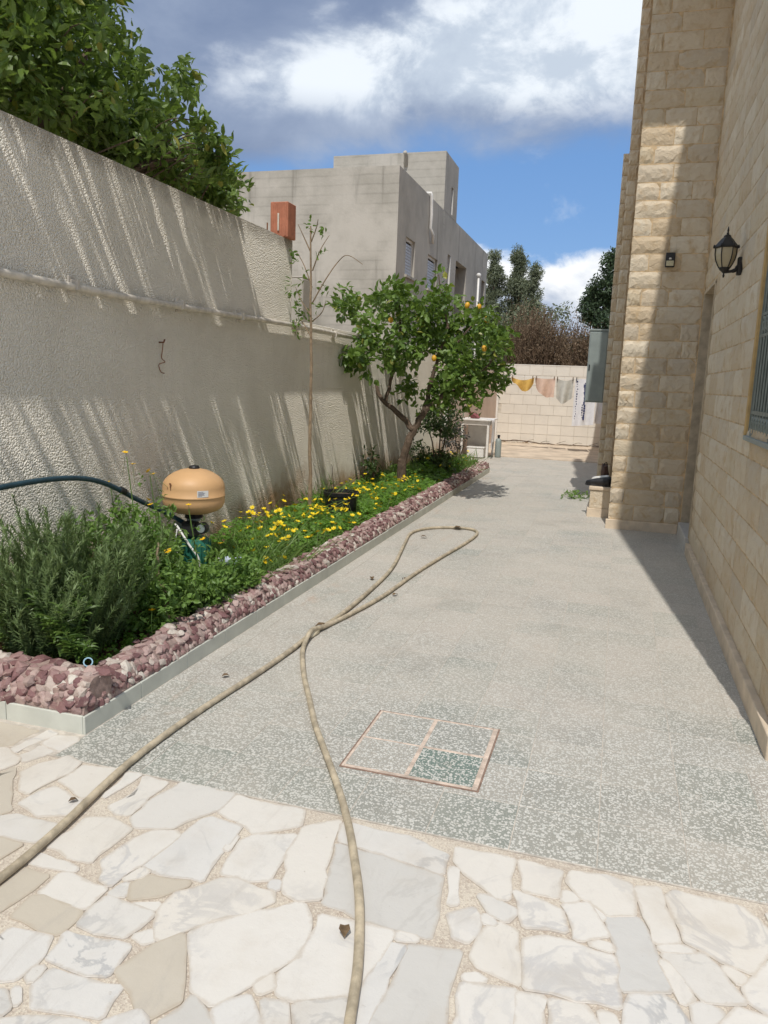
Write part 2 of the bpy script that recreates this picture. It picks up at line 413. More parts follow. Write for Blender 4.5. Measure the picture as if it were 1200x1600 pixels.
M['lf_oxalis'] = leaf_mat('wood sorrel leaf', (0.075, 0.173, 0.021), (0.173, 0.323, 0.045), 0.35, 0.5)
M['lf_grass'] = leaf_mat('garden grass', (0.065, 0.137, 0.031), (0.173, 0.266, 0.072), 0.3, 0.5)
M['lf_daisy'] = leaf_mat('crown daisy leaf', (0.068, 0.146, 0.028), (0.171, 0.282, 0.062), 0.3, 0.5)
M['lf_lance'] = leaf_mat('lance leaf', (0.054, 0.114, 0.024), (0.138, 0.228, 0.054), 0.3, 0.4)
M['lf_dark'] = leaf_mat('dark shrub leaf', (0.033, 0.06, 0.022), (0.09, 0.143, 0.045), 0.2)
M['lf_purple'] = leaf_mat('dusky shrub leaf', (0.046, 0.044, 0.047), (0.098, 0.101, 0.094), 0.15)
M['lf_euca'] = leaf_mat('eucalyptus leaf', (0.101, 0.128, 0.081), (0.228, 0.255, 0.168), 0.2, 0.6)
M['lf_bay'] = leaf_mat('dark evergreen leaf', (0.03, 0.061, 0.03), (0.081, 0.124, 0.062), 0.15, 0.5)
M['lf_brown'] = leaf_mat('withered leaf', (0.12, 0.082, 0.05), (0.24, 0.174, 0.114), 0.15, 0.8)

# ------------------------------------------------------------------ objects
def origin(o):
    v = Vector((0, 0, 0))
    while o is not None:
        v += o.location
        o = o.parent
    return v

def tag(o, label=None, category=None, group=None, kind=None):
    if label: o['label'] = label
    if category: o['category'] = category
    if group: o['group'] = group
    if kind: o['kind'] = kind
    return o

def thing(name, loc, label, category, group=None):
    o = bpy.data.objects.new(name, None)
    o.empty_display_size = 0.1
    COL.objects.link(o)
    o.location = loc
    return tag(o, label, category, group)

def mesh_data(name, V, F, mats, smooth=False, rnd=None, midx=None):
    """V (n,3); F a list of tuples or of (m,k) arrays; rnd per vertex"""
    V = np.asarray(V, dtype=np.float32)
    me = bpy.data.meshes.new(name)
    groups = [f for f in F if isinstance(f, np.ndarray)]
    loose = [f for f in F if not isinstance(f, np.ndarray)]
    loops = []; tot = []
    for g in groups:
        loops.append(g.reshape(-1)); tot.append(np.full(len(g), g.shape[1]))
    if loose:
        loops.append(np.array([i for f in loose for i in f])); tot.append(np.array([len(f) for f in loose]))
    loops = np.concatenate(loops).astype(np.int32); tot = np.concatenate(tot).astype(np.int32)
    start = np.concatenate([[0], np.cumsum(tot)[:-1]]).astype(np.int32)
    me.vertices.add(len(V)); me.vertices.foreach_set('co', V.reshape(-1))
    me.loops.add(len(loops)); me.loops.foreach_set('vertex_index', loops)
    me.polygons.add(len(tot)); me.polygons.foreach_set('loop_start', start)
    try:
        me.polygons.foreach_set('loop_total', tot)
    except Exception:
        pass
    for m in (mats if isinstance(mats, (list, tuple)) else [mats]):
        me.materials.append(m)
    if midx is not None:
        me.polygons.foreach_set('material_index', np.asarray(midx, dtype=np.int32))
    me.update(calc_edges=True)
    me.validate()
    me.polygons.foreach_set('use_smooth', np.full(len(me.polygons), bool(smooth)))
    if rnd is not None:
        a = me.attributes.new('rnd', 'FLOAT', 'POINT')
        a.data.foreach_set('value', np.asarray(rnd, dtype=np.float32))
    return me

def link(name, me, parent=None, loc=None, tint=None):
    o = bpy.data.objects.new(name, me)
    if parent is not None:
        o.parent = parent
    if loc is not None:
        o.location = Vector(loc) - (origin(parent) if parent is not None else Vector((0, 0, 0)))
    if tint is not None:
        o['tint'] = float(tint)
    COL.objects.link(o)
    return o

def obj(name, geo, mat, parent=None, smooth=False, at=None, rnd=None, tint=None, midx=None):
    """geo = (V, F) in world coordinates; the object's origin goes to `at` or to its parent's origin"""
    V, F = geo
    V = np.asarray(V, dtype=float)
    o0 = Vector(at) if at is not None else (origin(parent) if parent is not None else Vector(V.mean(0)))
    me = mesh_data(name, V - np.array(o0), F, mat, smooth, rnd, midx)
    return link(name, me, parent, o0, tint)

def place(name, me, parent, loc, rot=None, scale=None, tint=None):
    o = link(name, me, parent, loc, tint)
    if rot is not None: o.rotation_euler = rot
    if scale is not None: o.scale = scale
    return o

def join(*geos):
    V = []; F = []; n = 0
    for v, f in geos:
        v = np.asarray(v, float)
        V.append(v)
        for ff in f:
            if isinstance(ff, np.ndarray): F.append(ff + n)
            else: F.append(tuple(i + n for i in ff))
        n += len(v)
    return np.concatenate(V), F

def box(x0, x1, y0, y1, z0, z1, ch=0.0):
    """box, with chamfered edges when ch > 0"""
    if ch <= 0:
        V = [(x, y, z) for x in (x0, x1) for y in (y0, y1) for z in (z0, z1)]
        F = [(0, 1, 3, 2), (4, 6, 7, 5), (0, 4, 5, 1), (2, 3, 7, 6), (0, 2, 6, 4), (1, 5, 7, 3)]
        return np.array(V, float), F
    bm = bmesh.new()
    bmesh.ops.create_cube(bm, size=1)
    for v in bm.verts:
        v.co = Vector(((x0 + x1) / 2 + v.co.x * (x1 - x0), (y0 + y1) / 2 + v.co.y * (y1 - y0), (z0 + z1) / 2 + v.co.z * (z1 - z0)))
    bmesh.ops.bevel(bm, geom=list(bm.edges), offset=ch, segments=1, affect='EDGES')
    return from_bm(bm)

def from_bm(bm):
    bm.verts.ensure_lookup_table()
    for i, v in enumerate(bm.verts): v.index = i
    V = np.array([v.co[:] for v in bm.verts], float)
    F = [tuple(v.index for v in f.verts) for f in bm.faces]
    bm.free()
    return V, F

def tube(path, radius, n=8, closed_ends=True):
    P = [Vector(p) for p in path]
    R = [radius] * len(P) if not hasattr(radius, '__len__') else radius
    V = []; F = []
    up = Vector((0, 0, 1))
    prev = None
    for i, p in enumerate(P):
        d = (P[min(i + 1, len(P) - 1)] - P[max(i - 1, 0)]).normalized()
        if prev is None:
            a = up if abs(d.dot(up)) < 0.9 else Vector((1, 0, 0))
            s = d.cross(a).normalized()
        else:
            s = (prev - d * prev.dot(d)).normalized()
        prev = s
        u = s.cross(d)
        for k in range(n):
            an = 2 * math.pi * k / n
            V.append(p + R[i] * (math.cos(an) * s + math.sin(an) * u))
    for i in range(len(P) - 1):
        for k in range(n):
            a = i * n + k; b = i * n + (k + 1) % n
            F.append((a, a + n, b + n, b))
    if closed_ends:
        F.append(tuple(range(n))); F.append(tuple(reversed(range((len(P) - 1) * n, len(P) * n))))
    return np.array([v[:] for v in V]), F

def smooth_path(pts, sub=6):
    """Catmull-Rom"""
    P = [np.array(p, float) for p in pts]
    out = []
    for i in range(len(P) - 1):
        a = P[max(i - 1, 0)]; b = P[i]; c = P[i + 1]; d = P[min(i + 2, len(P) - 1)]
        for k in range(sub):
            t = k / sub
            out.append(0.5 * (2 * b + (c - a) * t + (2 * a - 5 * b + 4 * c - d) * t * t + (3 * b - a - 3 * c + d) * t ** 3))
    out.append(P[-1])
    return out

def lathe(cx, cy, prof, n=24):
    """prof: (radius, z) from bottom to top"""
    V = []; F = []
    for r, z in prof:
        for k in range(n):
            a = 2 * math.pi * k / n
            V.append((cx + r * math.cos(a), cy + r * math.sin(a), z))
    for i in range(len(prof) - 1):
        for k in range(n):
            a = i * n + k; b = i * n + (k + 1) % n
            F.append((a, b, b + n, a + n))
    F.append(tuple(reversed(range(n)))); F.append(tuple(range((len(prof) - 1) * n, len(prof) * n)))
    return np.array(V, float), F

def prism(poly, z0, z1, ch=0.0):
    """vertical prism over a polygon (counter-clockwise or not), with a chamfered upper edge"""
    P = np.array(poly, float)
    area = 0.5 * np.sum(P[:, 0] * np.roll(P[:, 1], -1) - np.roll(P[:, 0], -1) * P[:, 1])
    if area < 0: P = P[::-1]
    n = len(P)
    c = P.mean(0)
    d = P - c
    L = np.linalg.norm(d, axis=1, keepdims=True)
    T = c + d * np.maximum(0.3, (L - ch * 1.4) / L)
    V = [(x, y, z0) for x, y in P] + [(x, y, z1 - ch) for x, y in P] + [(x, y, z1) for x, y in T]
    F = [tuple(reversed(range(n)))]
    for i in range(n):
        j = (i + 1) % n
        F.append((i, j, n + j, n + i)); F.append((n + i, n + j, 2 * n + j, 2 * n + i))
    F.append(tuple(range(2 * n, 3 * n)))
    return np.array(V), F

# ---- foliage: arrays of leaves
LEAF_V = np.array([(0, 0, 0), (.33, 0, -.05), (.70, 0, -.04), (1, 0, -.16), (.33, -.5, .06), (.70, -.40, .03), (.33, .5, .06), (.70, .40, .03)])
LEAF_F = [np.array([(0, 1, 4), (0, 6, 1), (2, 3, 5), (2, 7, 3)]), np.array([(1, 2, 5, 4), (1, 6, 7, 2)])]
LEAF4_V = np.array([(0, 0, 0), (.5, -.5, .08), (1, 0, -.06), (.5, .5, .08)])
LEAF4_F = [np.array([(0, 1, 2), (0, 2, 3)])]
NEEDLE_V = np.array([(0, -.5, 0), (0, .5, 0), (1, .15, 0), (1, -.15, 0)])
NEEDLE_F = [np.array([(0, 1, 2, 3)])]

def unit(a):
    return a / np.maximum(np.linalg.norm(a, axis=1, keepdims=True), 1e-9)

def leaves(P, D, N, L, W, tmpl=(LEAF_V, LEAF_F), R=None):
    """P base points, D directions, N rough normals, L lengths, W widths -> geo, rnd"""
    tv, tf = tmpl
    n = len(P); k = len(tv)
    D = unit(D); S = unit(np.cross(N, D)); U = np.cross(D, S)
    L = np.broadcast_to(L, n)[:, None, None]; W = np.broadcast_to(W, n)[:, None, None]
    V = P[:, None, :] + D[:, None, :] * tv[None, :, 0:1] * L + S[:, None, :] * tv[None, :, 1:2] * W + U[:, None, :] * tv[None, :, 2:3] * L
    F = [(f[None] + (np.arange(n) * k)[:, None, None]).reshape(-1, f.shape[1]) for f in tf]
    if R is None: R = RNG.random(n)
    return (V.reshape(-1, 3), F), np.repeat(R, k)

def join_r(parts):
    geo = join(*[g for g, r in parts])
    return geo, np.concatenate([r for g, r in parts])

def clump_leaves(centres, per, leaf, width, up=0.25, out=0.8, tmpl=(LEAF_V, LEAF_F), shoot=6, flat=1.0, yellow=0.0):
    """leaves in rosettes on small shoots spread through spheres (x, y, z, r)"""
    Ps = []; Ds = []; Ns = []; Rs = []
    for (x, y, z, r) in centres:
        m = max(2, int(per * (r / 0.3) ** 2 / shoot))
        d = unit(RNG.normal(size=(m, 3)))
        rad = r * (0.35 + 0.65 * RNG.random((m, 1)) ** 0.45)
        tip = np.array((x, y, z)) + d * rad * np.array((1, 1, flat))
        axis = unit(d * out + RNG.normal(size=(m, 3)) * 0.45 + np.array((0, 0, up)))
        tone = RNG.random(m)
        for s in range(shoot):
            base = tip - axis * (leaf * 0.35 * s) + RNG.normal(size=(m, 3)) * leaf * 0.12
            side = unit(np.cross(axis, RNG.normal(size=(m, 3))))
            dirs = unit(axis * (0.75 - 0.12 * s) + side * (0.5 + 0.13 * s) + np.array((0, 0, -0.12)))
            Ps.append(base); Ds.append(dirs)
            Ns.append(unit(axis * 0.6 + np.array((0, 0, 0.9)) + RNG.normal(size=(m, 3)) * 0.55))
            Rs.append(np.clip(0.6 * tone + 0.5 * RNG.random(m) - 0.02, 0, 0.96))
    P = np.concatenate(Ps); D = np.concatenate(Ds); N = np.concatenate(Ns); R = np.concatenate(Rs)
    if yellow:
        R = np.where(RNG.random(len(R)) < yellow, 1.0, R)
    n = len(P)
    return leaves(P, D, N, leaf * (0.65 + 0.6 * RNG.random(n)), width * (0.7 + 0.5 * RNG.random(n)), tmpl, R)

def limb(points, r0, r1, n=8, wob=0.0):
    pts = smooth_path(points, 4)
    k = len(pts)
    pts = [p + (RNG.normal(size=3) * wob if 0 < i < k - 1 else 0) for i, p in enumerate(pts)]
    return tube([tuple(p) for p in pts], [r0 + (r1 - r0) * i / (k - 1) for i in range(k)], n)

# ------------------------------------------------------------------ measured places (metres on the ground, clump spheres)
MARBLE = [
('w', [(-2.187, 2.294), (-2.165, 2.488), (-2.112, 2.471), (-2.155, 2.283)]),
('w', [(-2.114, 2.38), (-2.106, 2.449), (-2.021, 2.476), (-1.994, 2.449), (-2.003, 2.347)]),
('w', [(-2.118, 2.269), (-2.101, 2.361), (-2.021, 2.346), (-2.071, 2.233)]),
('t', [(-2.519, 2.448), (-2.402, 2.467), (-2.201, 2.462), (-2.212, 2.324), (-2.245, 2.3), (-2.35, 2.277)]),
('w', [(-2.295, 2.269), (-2.21, 2.296), (-2.102, 2.248), (-2.089, 2.21), (-2.11, 2.155), (-2.15, 2.12)]),
('t', [(-2.118, 2.117), (-2.085, 2.129), (-2.072, 2.185), (-1.872, 1.948), (-1.89, 1.92), (-1.916, 1.906)]),
('w', [(-2.023, 2.163), (-2.006, 2.237), (-1.944, 2.33), (-1.867, 2.3), (-1.853, 2.227), (-1.894, 2.053), (-1.932, 2.062)]),
('w', [(-1.851, 2.163), (-1.843, 2.288), (-1.715, 2.316), (-1.707, 2.267), (-1.691, 2.097)]),
('w', [(-1.876, 1.993), (-1.866, 2.082), (-1.839, 2.125), (-1.692, 2.084), (-1.672, 1.997), (-1.76, 1.952)]),
('b', [(-1.885, 1.901), (-1.837, 1.935), (-1.677, 1.934), (-1.654, 1.919), (-1.664, 1.832), (-1.808, 1.82)]),
('w', [(-1.613, 1.825), (-1.606, 2.001), (-1.526, 2.03), (-1.426, 1.995), (-1.438, 1.802), (-1.512, 1.799)]),
('w', [(-1.631, 2.12), (-1.657, 2.306), (-1.602, 2.312), (-1.613, 2.205)]),
('w', [(-1.577, 2.083), (-1.549, 2.182), (-1.583, 2.304), (-1.478, 2.294), (-1.479, 2.146), (-1.483, 2.063), (-1.528, 2.054)]),
('b', [(-1.464, 2.049), (-1.468, 2.149), (-1.428, 2.323), (-1.21, 2.309), (-1.214, 2.2), (-1.25, 2.145), (-1.302, 2.048), (-1.371, 2.023), (-1.419, 2.009)]),
('w', [(-1.407, 1.82), (-1.381, 1.954), (-1.351, 2.011), (-1.28, 2.033), (-1.259, 2.018), (-1.284, 1.848), (-1.312, 1.728), (-1.353, 1.742)]),
('b', [(-1.279, 1.85), (-1.273, 1.928), (-1.234, 2.126), (-1.213, 2.146), (-1.093, 2.133), (-1.086, 1.968), (-1.071, 1.84), (-1.207, 1.826), (-1.264, 1.838)]),
('w', [(-1.206, 2.186), (-1.199, 2.304), (-0.933, 2.296), (-0.909, 2.209), (-1.012, 2.128), (-1.04, 2.113)]),
('w', [(-1.034, 1.889), (-1.058, 2.057), (-1.034, 2.1), (-0.904, 2.156), (-0.89, 1.964), (-0.884, 1.914), (-0.939, 1.888)]),
('w', [(-1.084, 1.997), (-1.087, 2.077), (-1.077, 2.081), (-1.07, 2.002)]),
('w', [(-0.89, 2.06), (-0.894, 2.203), (-0.793, 2.285), (-0.777, 2.156), (-0.71, 1.884), (-0.768, 1.854), (-0.821, 1.874)]),
('b', [(-0.873, 1.883), (-0.877, 1.913), (-0.851, 1.916), (-0.841, 1.876)]),
('w', [(-1.095, 1.632), (-1.12, 1.691), (-1.114, 1.766), (-1.024, 1.867), (-0.979, 1.883), (-0.894, 1.86), (-0.85, 1.864), (-0.833, 1.828), (-0.878, 1.766), (-0.998, 1.658), (-1.046, 1.592), (-1.063, 1.586)]),
('w', [(-0.991, 1.637), (-0.928, 1.71), (-0.765, 1.847), (-0.745, 1.848), (-0.709, 1.804), (-0.682, 1.718), (-0.69, 1.676), (-0.684, 1.658), (-0.724, 1.586), (-0.752, 1.534), (-0.814, 1.438), (-0.883, 1.466)]),
('t', [(-1.096, 1.46), (-1.056, 1.564), (-1.006, 1.627), (-0.944, 1.525), (-0.892, 1.425), (-0.934, 1.359), (-0.975, 1.374), (-1.055, 1.43)]),
('g', [(-0.901, 1.355), (-0.871, 1.451), (-0.831, 1.425), (-0.768, 1.379), (-0.735, 1.335), (-0.874, 1.287)]),
('b', [(-0.803, 1.424), (-0.787, 1.458), (-0.744, 1.494), (-0.714, 1.465), (-0.666, 1.41), (-0.64, 1.368), (-0.726, 1.339), (-0.778, 1.394)]),
('w', [(-0.749, 1.554), (-0.72, 1.578), (-0.694, 1.538), (-0.721, 1.508), (-0.737, 1.519)]),
('w', [(-0.701, 1.583), (-0.672, 1.651), (-0.675, 1.716), (-0.683, 1.819), (-0.581, 1.825), (-0.469, 1.825), (-0.472, 1.767), (-0.499, 1.602), (-0.52, 1.576), (-0.64, 1.517), (-0.676, 1.521), (-0.694, 1.545)]),
('b', [(-0.706, 1.494), (-0.648, 1.504), (-0.611, 1.433), (-0.586, 1.387), (-0.63, 1.372), (-0.671, 1.431)]),
('b', [(-0.629, 1.507), (-0.516, 1.565), (-0.489, 1.533), (-0.48, 1.478), (-0.484, 1.422), (-0.568, 1.393)]),
('b', [(-0.781, 2.264), (-0.752, 2.275), (-0.631, 2.268), (-0.543, 2.273), (-0.401, 2.217), (-0.396, 2.119), (-0.603, 2.154), (-0.753, 2.169)]),
('g', [(-0.755, 2.15), (-0.598, 2.138), (-0.394, 2.103), (-0.37, 1.93), (-0.369, 1.837), (-0.427, 1.837), (-0.578, 1.843), (-0.694, 1.869)]),
('w', [(-0.379, 2.138), (-0.377, 2.163), (-0.357, 2.157), (-0.325, 1.998), (-0.348, 1.984)]),
('w', [(-0.373, 2.195), (-0.382, 2.268), (-0.192, 2.268), (-0.186, 2.072), (-0.212, 2.057), (-0.262, 2.097), (-0.33, 2.143)]),
('w', [(-0.342, 1.946), (-0.277, 1.998), (-0.25, 1.959), (-0.248, 1.903), (-0.269, 1.854), (-0.308, 1.861)]),
('b', [(-0.275, 2.058), (-0.251, 2.064), (-0.161, 2.031), (-0.159, 2.011), (-0.177, 1.971), (-0.227, 1.987)]),
('w', [(-0.248, 1.977), (-0.226, 1.982), (-0.202, 1.946), (-0.241, 1.946)]),
('w', [(-0.249, 2.077), (-0.231, 2.086), (-0.211, 2.063)]),
('w', [(-0.231, 1.922), (-0.198, 1.961), (-0.147, 1.944), (-0.123, 1.836), (-0.113, 1.753), (-0.151, 1.759), (-0.227, 1.778), (-0.249, 1.804), (-0.243, 1.868)]),
('g', [(-0.417, 1.787), (-0.279, 1.816), (-0.28, 1.769), (-0.273, 1.598), (-0.259, 1.499), (-0.436, 1.438), (-0.438, 1.512), (-0.418, 1.642), (-0.415, 1.71)]),
('b', [(-0.464, 1.778), (-0.423, 1.782), (-0.431, 1.716), (-0.434, 1.614), (-0.447, 1.509), (-0.447, 1.435), (-0.463, 1.429), (-0.477, 1.537), (-0.491, 1.599)]),
('w', [(-0.461, 1.828), (-0.402, 1.828), (-0.4, 1.811), (-0.454, 1.799)]),
('w', [(-0.254, 1.708), (-0.12, 1.73), (-0.11, 1.625), (-0.103, 1.553), (-0.244, 1.505), (-0.248, 1.558)]),
('w', [(-0.256, 1.736), (-0.224, 1.752), (-0.195, 1.737), (-0.25, 1.718)]),
('w', [(-0.18, 2.273), (-0.045, 2.26), (-0.047, 2.128), (-0.135, 2.124), (-0.151, 2.13)]),
('w', [(-0.176, 2.115), (-0.094, 2.096), (-0.032, 2.071), (-0.013, 1.986), (-0.066, 1.986), (-0.128, 1.967)]),
('w', [(-0.031, 2.167), (0.002, 2.16), (0.012, 2.134), (-0.034, 2.111)]),
('w', [(-0.016, 2.267), (0.094, 2.283), (0.161, 2.268), (0.171, 2.197), (0.17, 2.126), (0.097, 2.097), (0.047, 2.143), (0.019, 2.148), (-0.026, 2.214)]),
('w', [(-0.03, 2.101), (0.042, 2.133), (0.1, 2.013), (0.051, 1.985), (0.031, 1.968), (0.012, 1.966)]),
('w', [(-0.122, 1.916), (-0.071, 1.947), (-0.003, 1.951), (0.114, 1.932), (0.124, 1.895), (0.129, 1.758), (0.025, 1.749), (-0.101, 1.744)]),
('g', [(0.093, 2.087), (0.177, 2.117), (0.192, 2.094), (0.253, 1.856), (0.135, 1.819), (0.126, 1.924)]),
('w', [(0.178, 2.258), (0.243, 2.282), (0.286, 2.048), (0.223, 2.023), (0.2, 2.128)]),
('w', [(0.047, 1.958), (0.073, 1.98), (0.109, 1.975), (0.112, 1.951), (0.091, 1.951)]),
('w', [(0.055, 2.125), (0.068, 2.118), (0.088, 2.077), (0.076, 2.07)]),
('w', [(0.264, 2.248), (0.291, 2.28), (0.478, 2.268), (0.512, 2.225), (0.549, 2.149), (0.504, 2.067), (0.464, 1.993), (0.392, 2.013), (0.304, 2.059), (0.277, 2.167)]),
('w', [(0.233, 2.014), (0.297, 2.039), (0.329, 2.027), (0.234, 1.999)]),
('b', [(0.238, 1.988), (0.345, 2.026), (0.377, 1.986), (0.432, 1.88), (0.331, 1.851), (0.295, 1.902)]),
('w', [(0.232, 1.959), (0.247, 1.962), (0.288, 1.899), (0.307, 1.847), (0.28, 1.823), (0.255, 1.888)]),
('w', [(0.389, 1.99), (0.405, 1.996), (0.443, 1.976), (0.441, 1.959), (0.424, 1.94)]),
('w', [(0.433, 1.928), (0.47, 1.984), (0.519, 2.057), (0.584, 2.033), (0.548, 1.853), (0.485, 1.855), (0.441, 1.887)]),
('b', [(0.145, 1.774), (0.157, 1.812), (0.232, 1.838), (0.257, 1.821), (0.295, 1.756), (0.308, 1.694), (0.14, 1.637)]),
('b', [(0.301, 1.83), (0.33, 1.843), (0.369, 1.833), (0.373, 1.818), (0.329, 1.76), (0.303, 1.768)]),
('w', [(0.353, 1.766), (0.41, 1.856), (0.483, 1.844), (0.503, 1.761), (0.353, 1.71)]),
('w', [(0.082, 1.734), (0.115, 1.731), (0.129, 1.689), (0.129, 1.633), (0.088, 1.619)]),
('w', [(-0.116, 1.723), (-0.05, 1.731), (-0.044, 1.629), (-0.039, 1.575), (-0.098, 1.555)]),
('w', [(-0.037, 1.729), (0.049, 1.738), (0.079, 1.691), (0.093, 1.621), (-0.029, 1.578)]),
('w', [(0.544, 2.265), (0.628, 2.252), (0.595, 2.089), (0.565, 2.154)]),
('w', [(-1.607, 1.737), (-1.616, 1.785), (-1.501, 1.776), (-1.453, 1.763), (-1.454, 1.75), (-1.505, 1.744)]),
('t', [(-1.603, 1.59), (-1.601, 1.612), (-1.604, 1.712), (-1.513, 1.706), (-1.512, 1.641), (-1.532, 1.539), (-1.541, 1.524)]),
('t', [(-1.811, 1.796), (-1.786, 1.809), (-1.697, 1.805), (-1.709, 1.727), (-1.724, 1.705)]),
('w', [(-1.483, 1.634), (-1.486, 1.729), (-1.464, 1.736), (-1.315, 1.715), (-1.316, 1.621)]),
('t', [(-1.484, 1.531), (-1.49, 1.614), (-1.466, 1.625), (-1.315, 1.607), (-1.317, 1.516), (-1.37, 1.513)]),
('b', [(-1.293, 1.564), (-1.302, 1.621), (-1.292, 1.684), (-1.274, 1.685), (-1.129, 1.671), (-1.124, 1.657), (-1.147, 1.567), (-1.228, 1.553)]),
('b', [(-1.483, 1.442), (-1.454, 1.455), (-1.453, 1.489), (-1.33, 1.502), (-1.304, 1.44), (-1.3, 1.411), (-1.31, 1.354), (-1.368, 1.322)]),
('b', [(-1.285, 1.435), (-1.308, 1.527), (-1.159, 1.542), (-1.116, 1.542), (-1.11, 1.525), (-1.105, 1.439), (-1.157, 1.423)]),
('b', [(-1.292, 1.369), (-1.293, 1.4), (-1.271, 1.409), (-1.266, 1.382), (-1.269, 1.355)]),
('b', [(-1.256, 1.349), (-1.252, 1.407), (-1.05, 1.417), (-1.049, 1.375), (-1.038, 1.325), (-1.211, 1.298)]),
('g', [(-1.34, 1.303), (-1.308, 1.314), (-1.259, 1.276), (-1.263, 1.251), (-1.281, 1.241)]),
('b', [(-1.295, 1.329), (-1.283, 1.333), (-1.249, 1.295), (-1.259, 1.288)]),
('t', [(-1.226, 1.699), (-1.258, 1.757), (-1.234, 1.807), (-1.105, 1.825), (-1.1, 1.808), (-1.152, 1.741)]),
('b', [(-1.294, 1.701), (-1.284, 1.745), (-1.27, 1.759), (-1.243, 1.708), (-1.272, 1.692)]),
('w', [(-1.293, 1.763), (-1.273, 1.832), (-1.243, 1.826), (-1.248, 1.795)]),
('w', [(-1.128, 1.576), (-1.09, 1.615), (-1.064, 1.581), (-1.084, 1.561)]),
('w', [(-1.206, 1.683), (-1.133, 1.712), (-1.126, 1.686)]),
('b', [(-1.027, 1.314), (-0.968, 1.369), (-0.937, 1.354), (-0.892, 1.281), (-0.987, 1.249)]),
('b', [(-1.27, 1.22), (-1.253, 1.241), (-1.204, 1.267), (-1.102, 1.295), (-1.052, 1.297), (-1.009, 1.241), (-1.22, 1.168)]),
]
HOSE = [(-1.642, 1.516), (-1.618, 1.631), (-1.63, 1.889), (-1.677, 2.335), (-1.672, 2.791), (-1.627, 3.327), (-1.605, 3.715), (-1.603, 4.006), (-1.574, 4.393), (-1.576, 4.987), (-1.616, 5.719), (-1.767, 6.652), (-1.844, 7.17), (-1.767, 7.464), (-1.602, 7.626), (-1.413, 7.686), (-1.278, 7.606), (-1.231, 7.378), (-1.261, 6.904), (-1.337, 6.295), (-1.401, 5.663), (-1.448, 4.956), (-1.517, 4.476), (-1.575, 4.172), (-1.593, 3.961), (-1.556, 3.768), (-1.472, 3.561), (-1.379, 3.364), (-1.269, 3.157), (-1.143, 2.916), (-0.993, 2.667), (-0.854, 2.436), (-0.747, 2.238), (-0.659, 2.05), (-0.6, 1.913), (-0.556, 1.788), (-0.516, 1.655), (-0.493, 1.554), (-0.477, 1.48), (-0.451, 1.382)]
OVERHANG_CLUMPS = [(-3.55, 4.11, 3.42, 0.27), (-3.55, 4.51, 3.58, 0.29), (-3.55, 4.97, 3.55, 0.25), (-3.55, 4.2, 3.13, 0.28), (-3.55, 4.68, 3.21, 0.29), (-3.55, 5.19, 3.37, 0.25), (-3.55, 5.43, 3.25, 0.24), (-3.55, 5.85, 3.85, 0.18), (-3.55, 5.63, 3.51, 0.18), (-3.55, 5.99, 3.31, 0.22), (-3.55, 6.21, 3.18, 0.19), (-3.55, 6.47, 3.14, 0.17), (-3.55, 6.67, 3.07, 0.13), (-3.55, 4.02, 3.55, 0.27), (-3.55, 4.41, 3.86, 0.28), (-3.55, 4.88, 3.84, 0.2), (-3.55, 5.16, 3.71, 0.15), (-3.55, 3.63, 3.26, 0.34), (-3.55, 3.61, 3.0, 0.25), (-3.55, 4.72, 4.08, 0.3), (-3.55, 3.94, 3.84, 0.35), (-3.55, 3.99, 3.09, 0.27), (-3.55, 4.44, 3.28, 0.29), (-3.55, 4.96, 3.11, 0.23), (-3.55, 5.69, 3.06, 0.2)]
LEMON_CLUMPS = [(-3.43, 9.6, 2.44, 0.28), (-3.13, 9.6, 2.08, 0.32), (-3.33, 9.6, 1.75, 0.22), (-2.95, 9.6, 2.46, 0.3), (-3.16, 9.6, 1.53, 0.13), (-2.49, 9.6, 2.42, 0.35), (-2.26, 9.6, 2.78, 0.13), (-2.6, 9.6, 2.01, 0.38), (-2.11, 9.6, 2.14, 0.46), (-1.73, 9.6, 2.26, 0.38), (-1.47, 9.6, 1.96, 0.3), (-1.92, 9.6, 1.67, 0.46), (-1.55, 9.6, 1.61, 0.3), (-2.15, 9.6, 1.39, 0.33), (-2.57, 9.6, 1.41, 0.21), (-1.78, 9.6, 1.36, 0.23), (-1.28, 9.6, 1.69, 0.12), (-2.2, 9.6, 2.49, 0.29), (-2.79, 9.6, 2.64, 0.21)]
LEMONS = [(-1.55, 9.15, 2.23), (-1.56, 9.15, 1.9), (-2.72, 9.15, 2.21), (-3.03, 9.15, 1.51), (-2.16, 9.15, 1.77), (-1.79, 9.15, 2.39), (-1.65, 9.15, 2.37)]

# ================================================================== the setting
WX = -3.0            # face of the garden wall
tag(obj('ground', (np.array([(-900, -900, -.06), (900, -900, -.06), (900, 900, -.06), (-900, 900, -.06)]), [(0, 1, 2, 3)]), M['earth']), kind='structure')

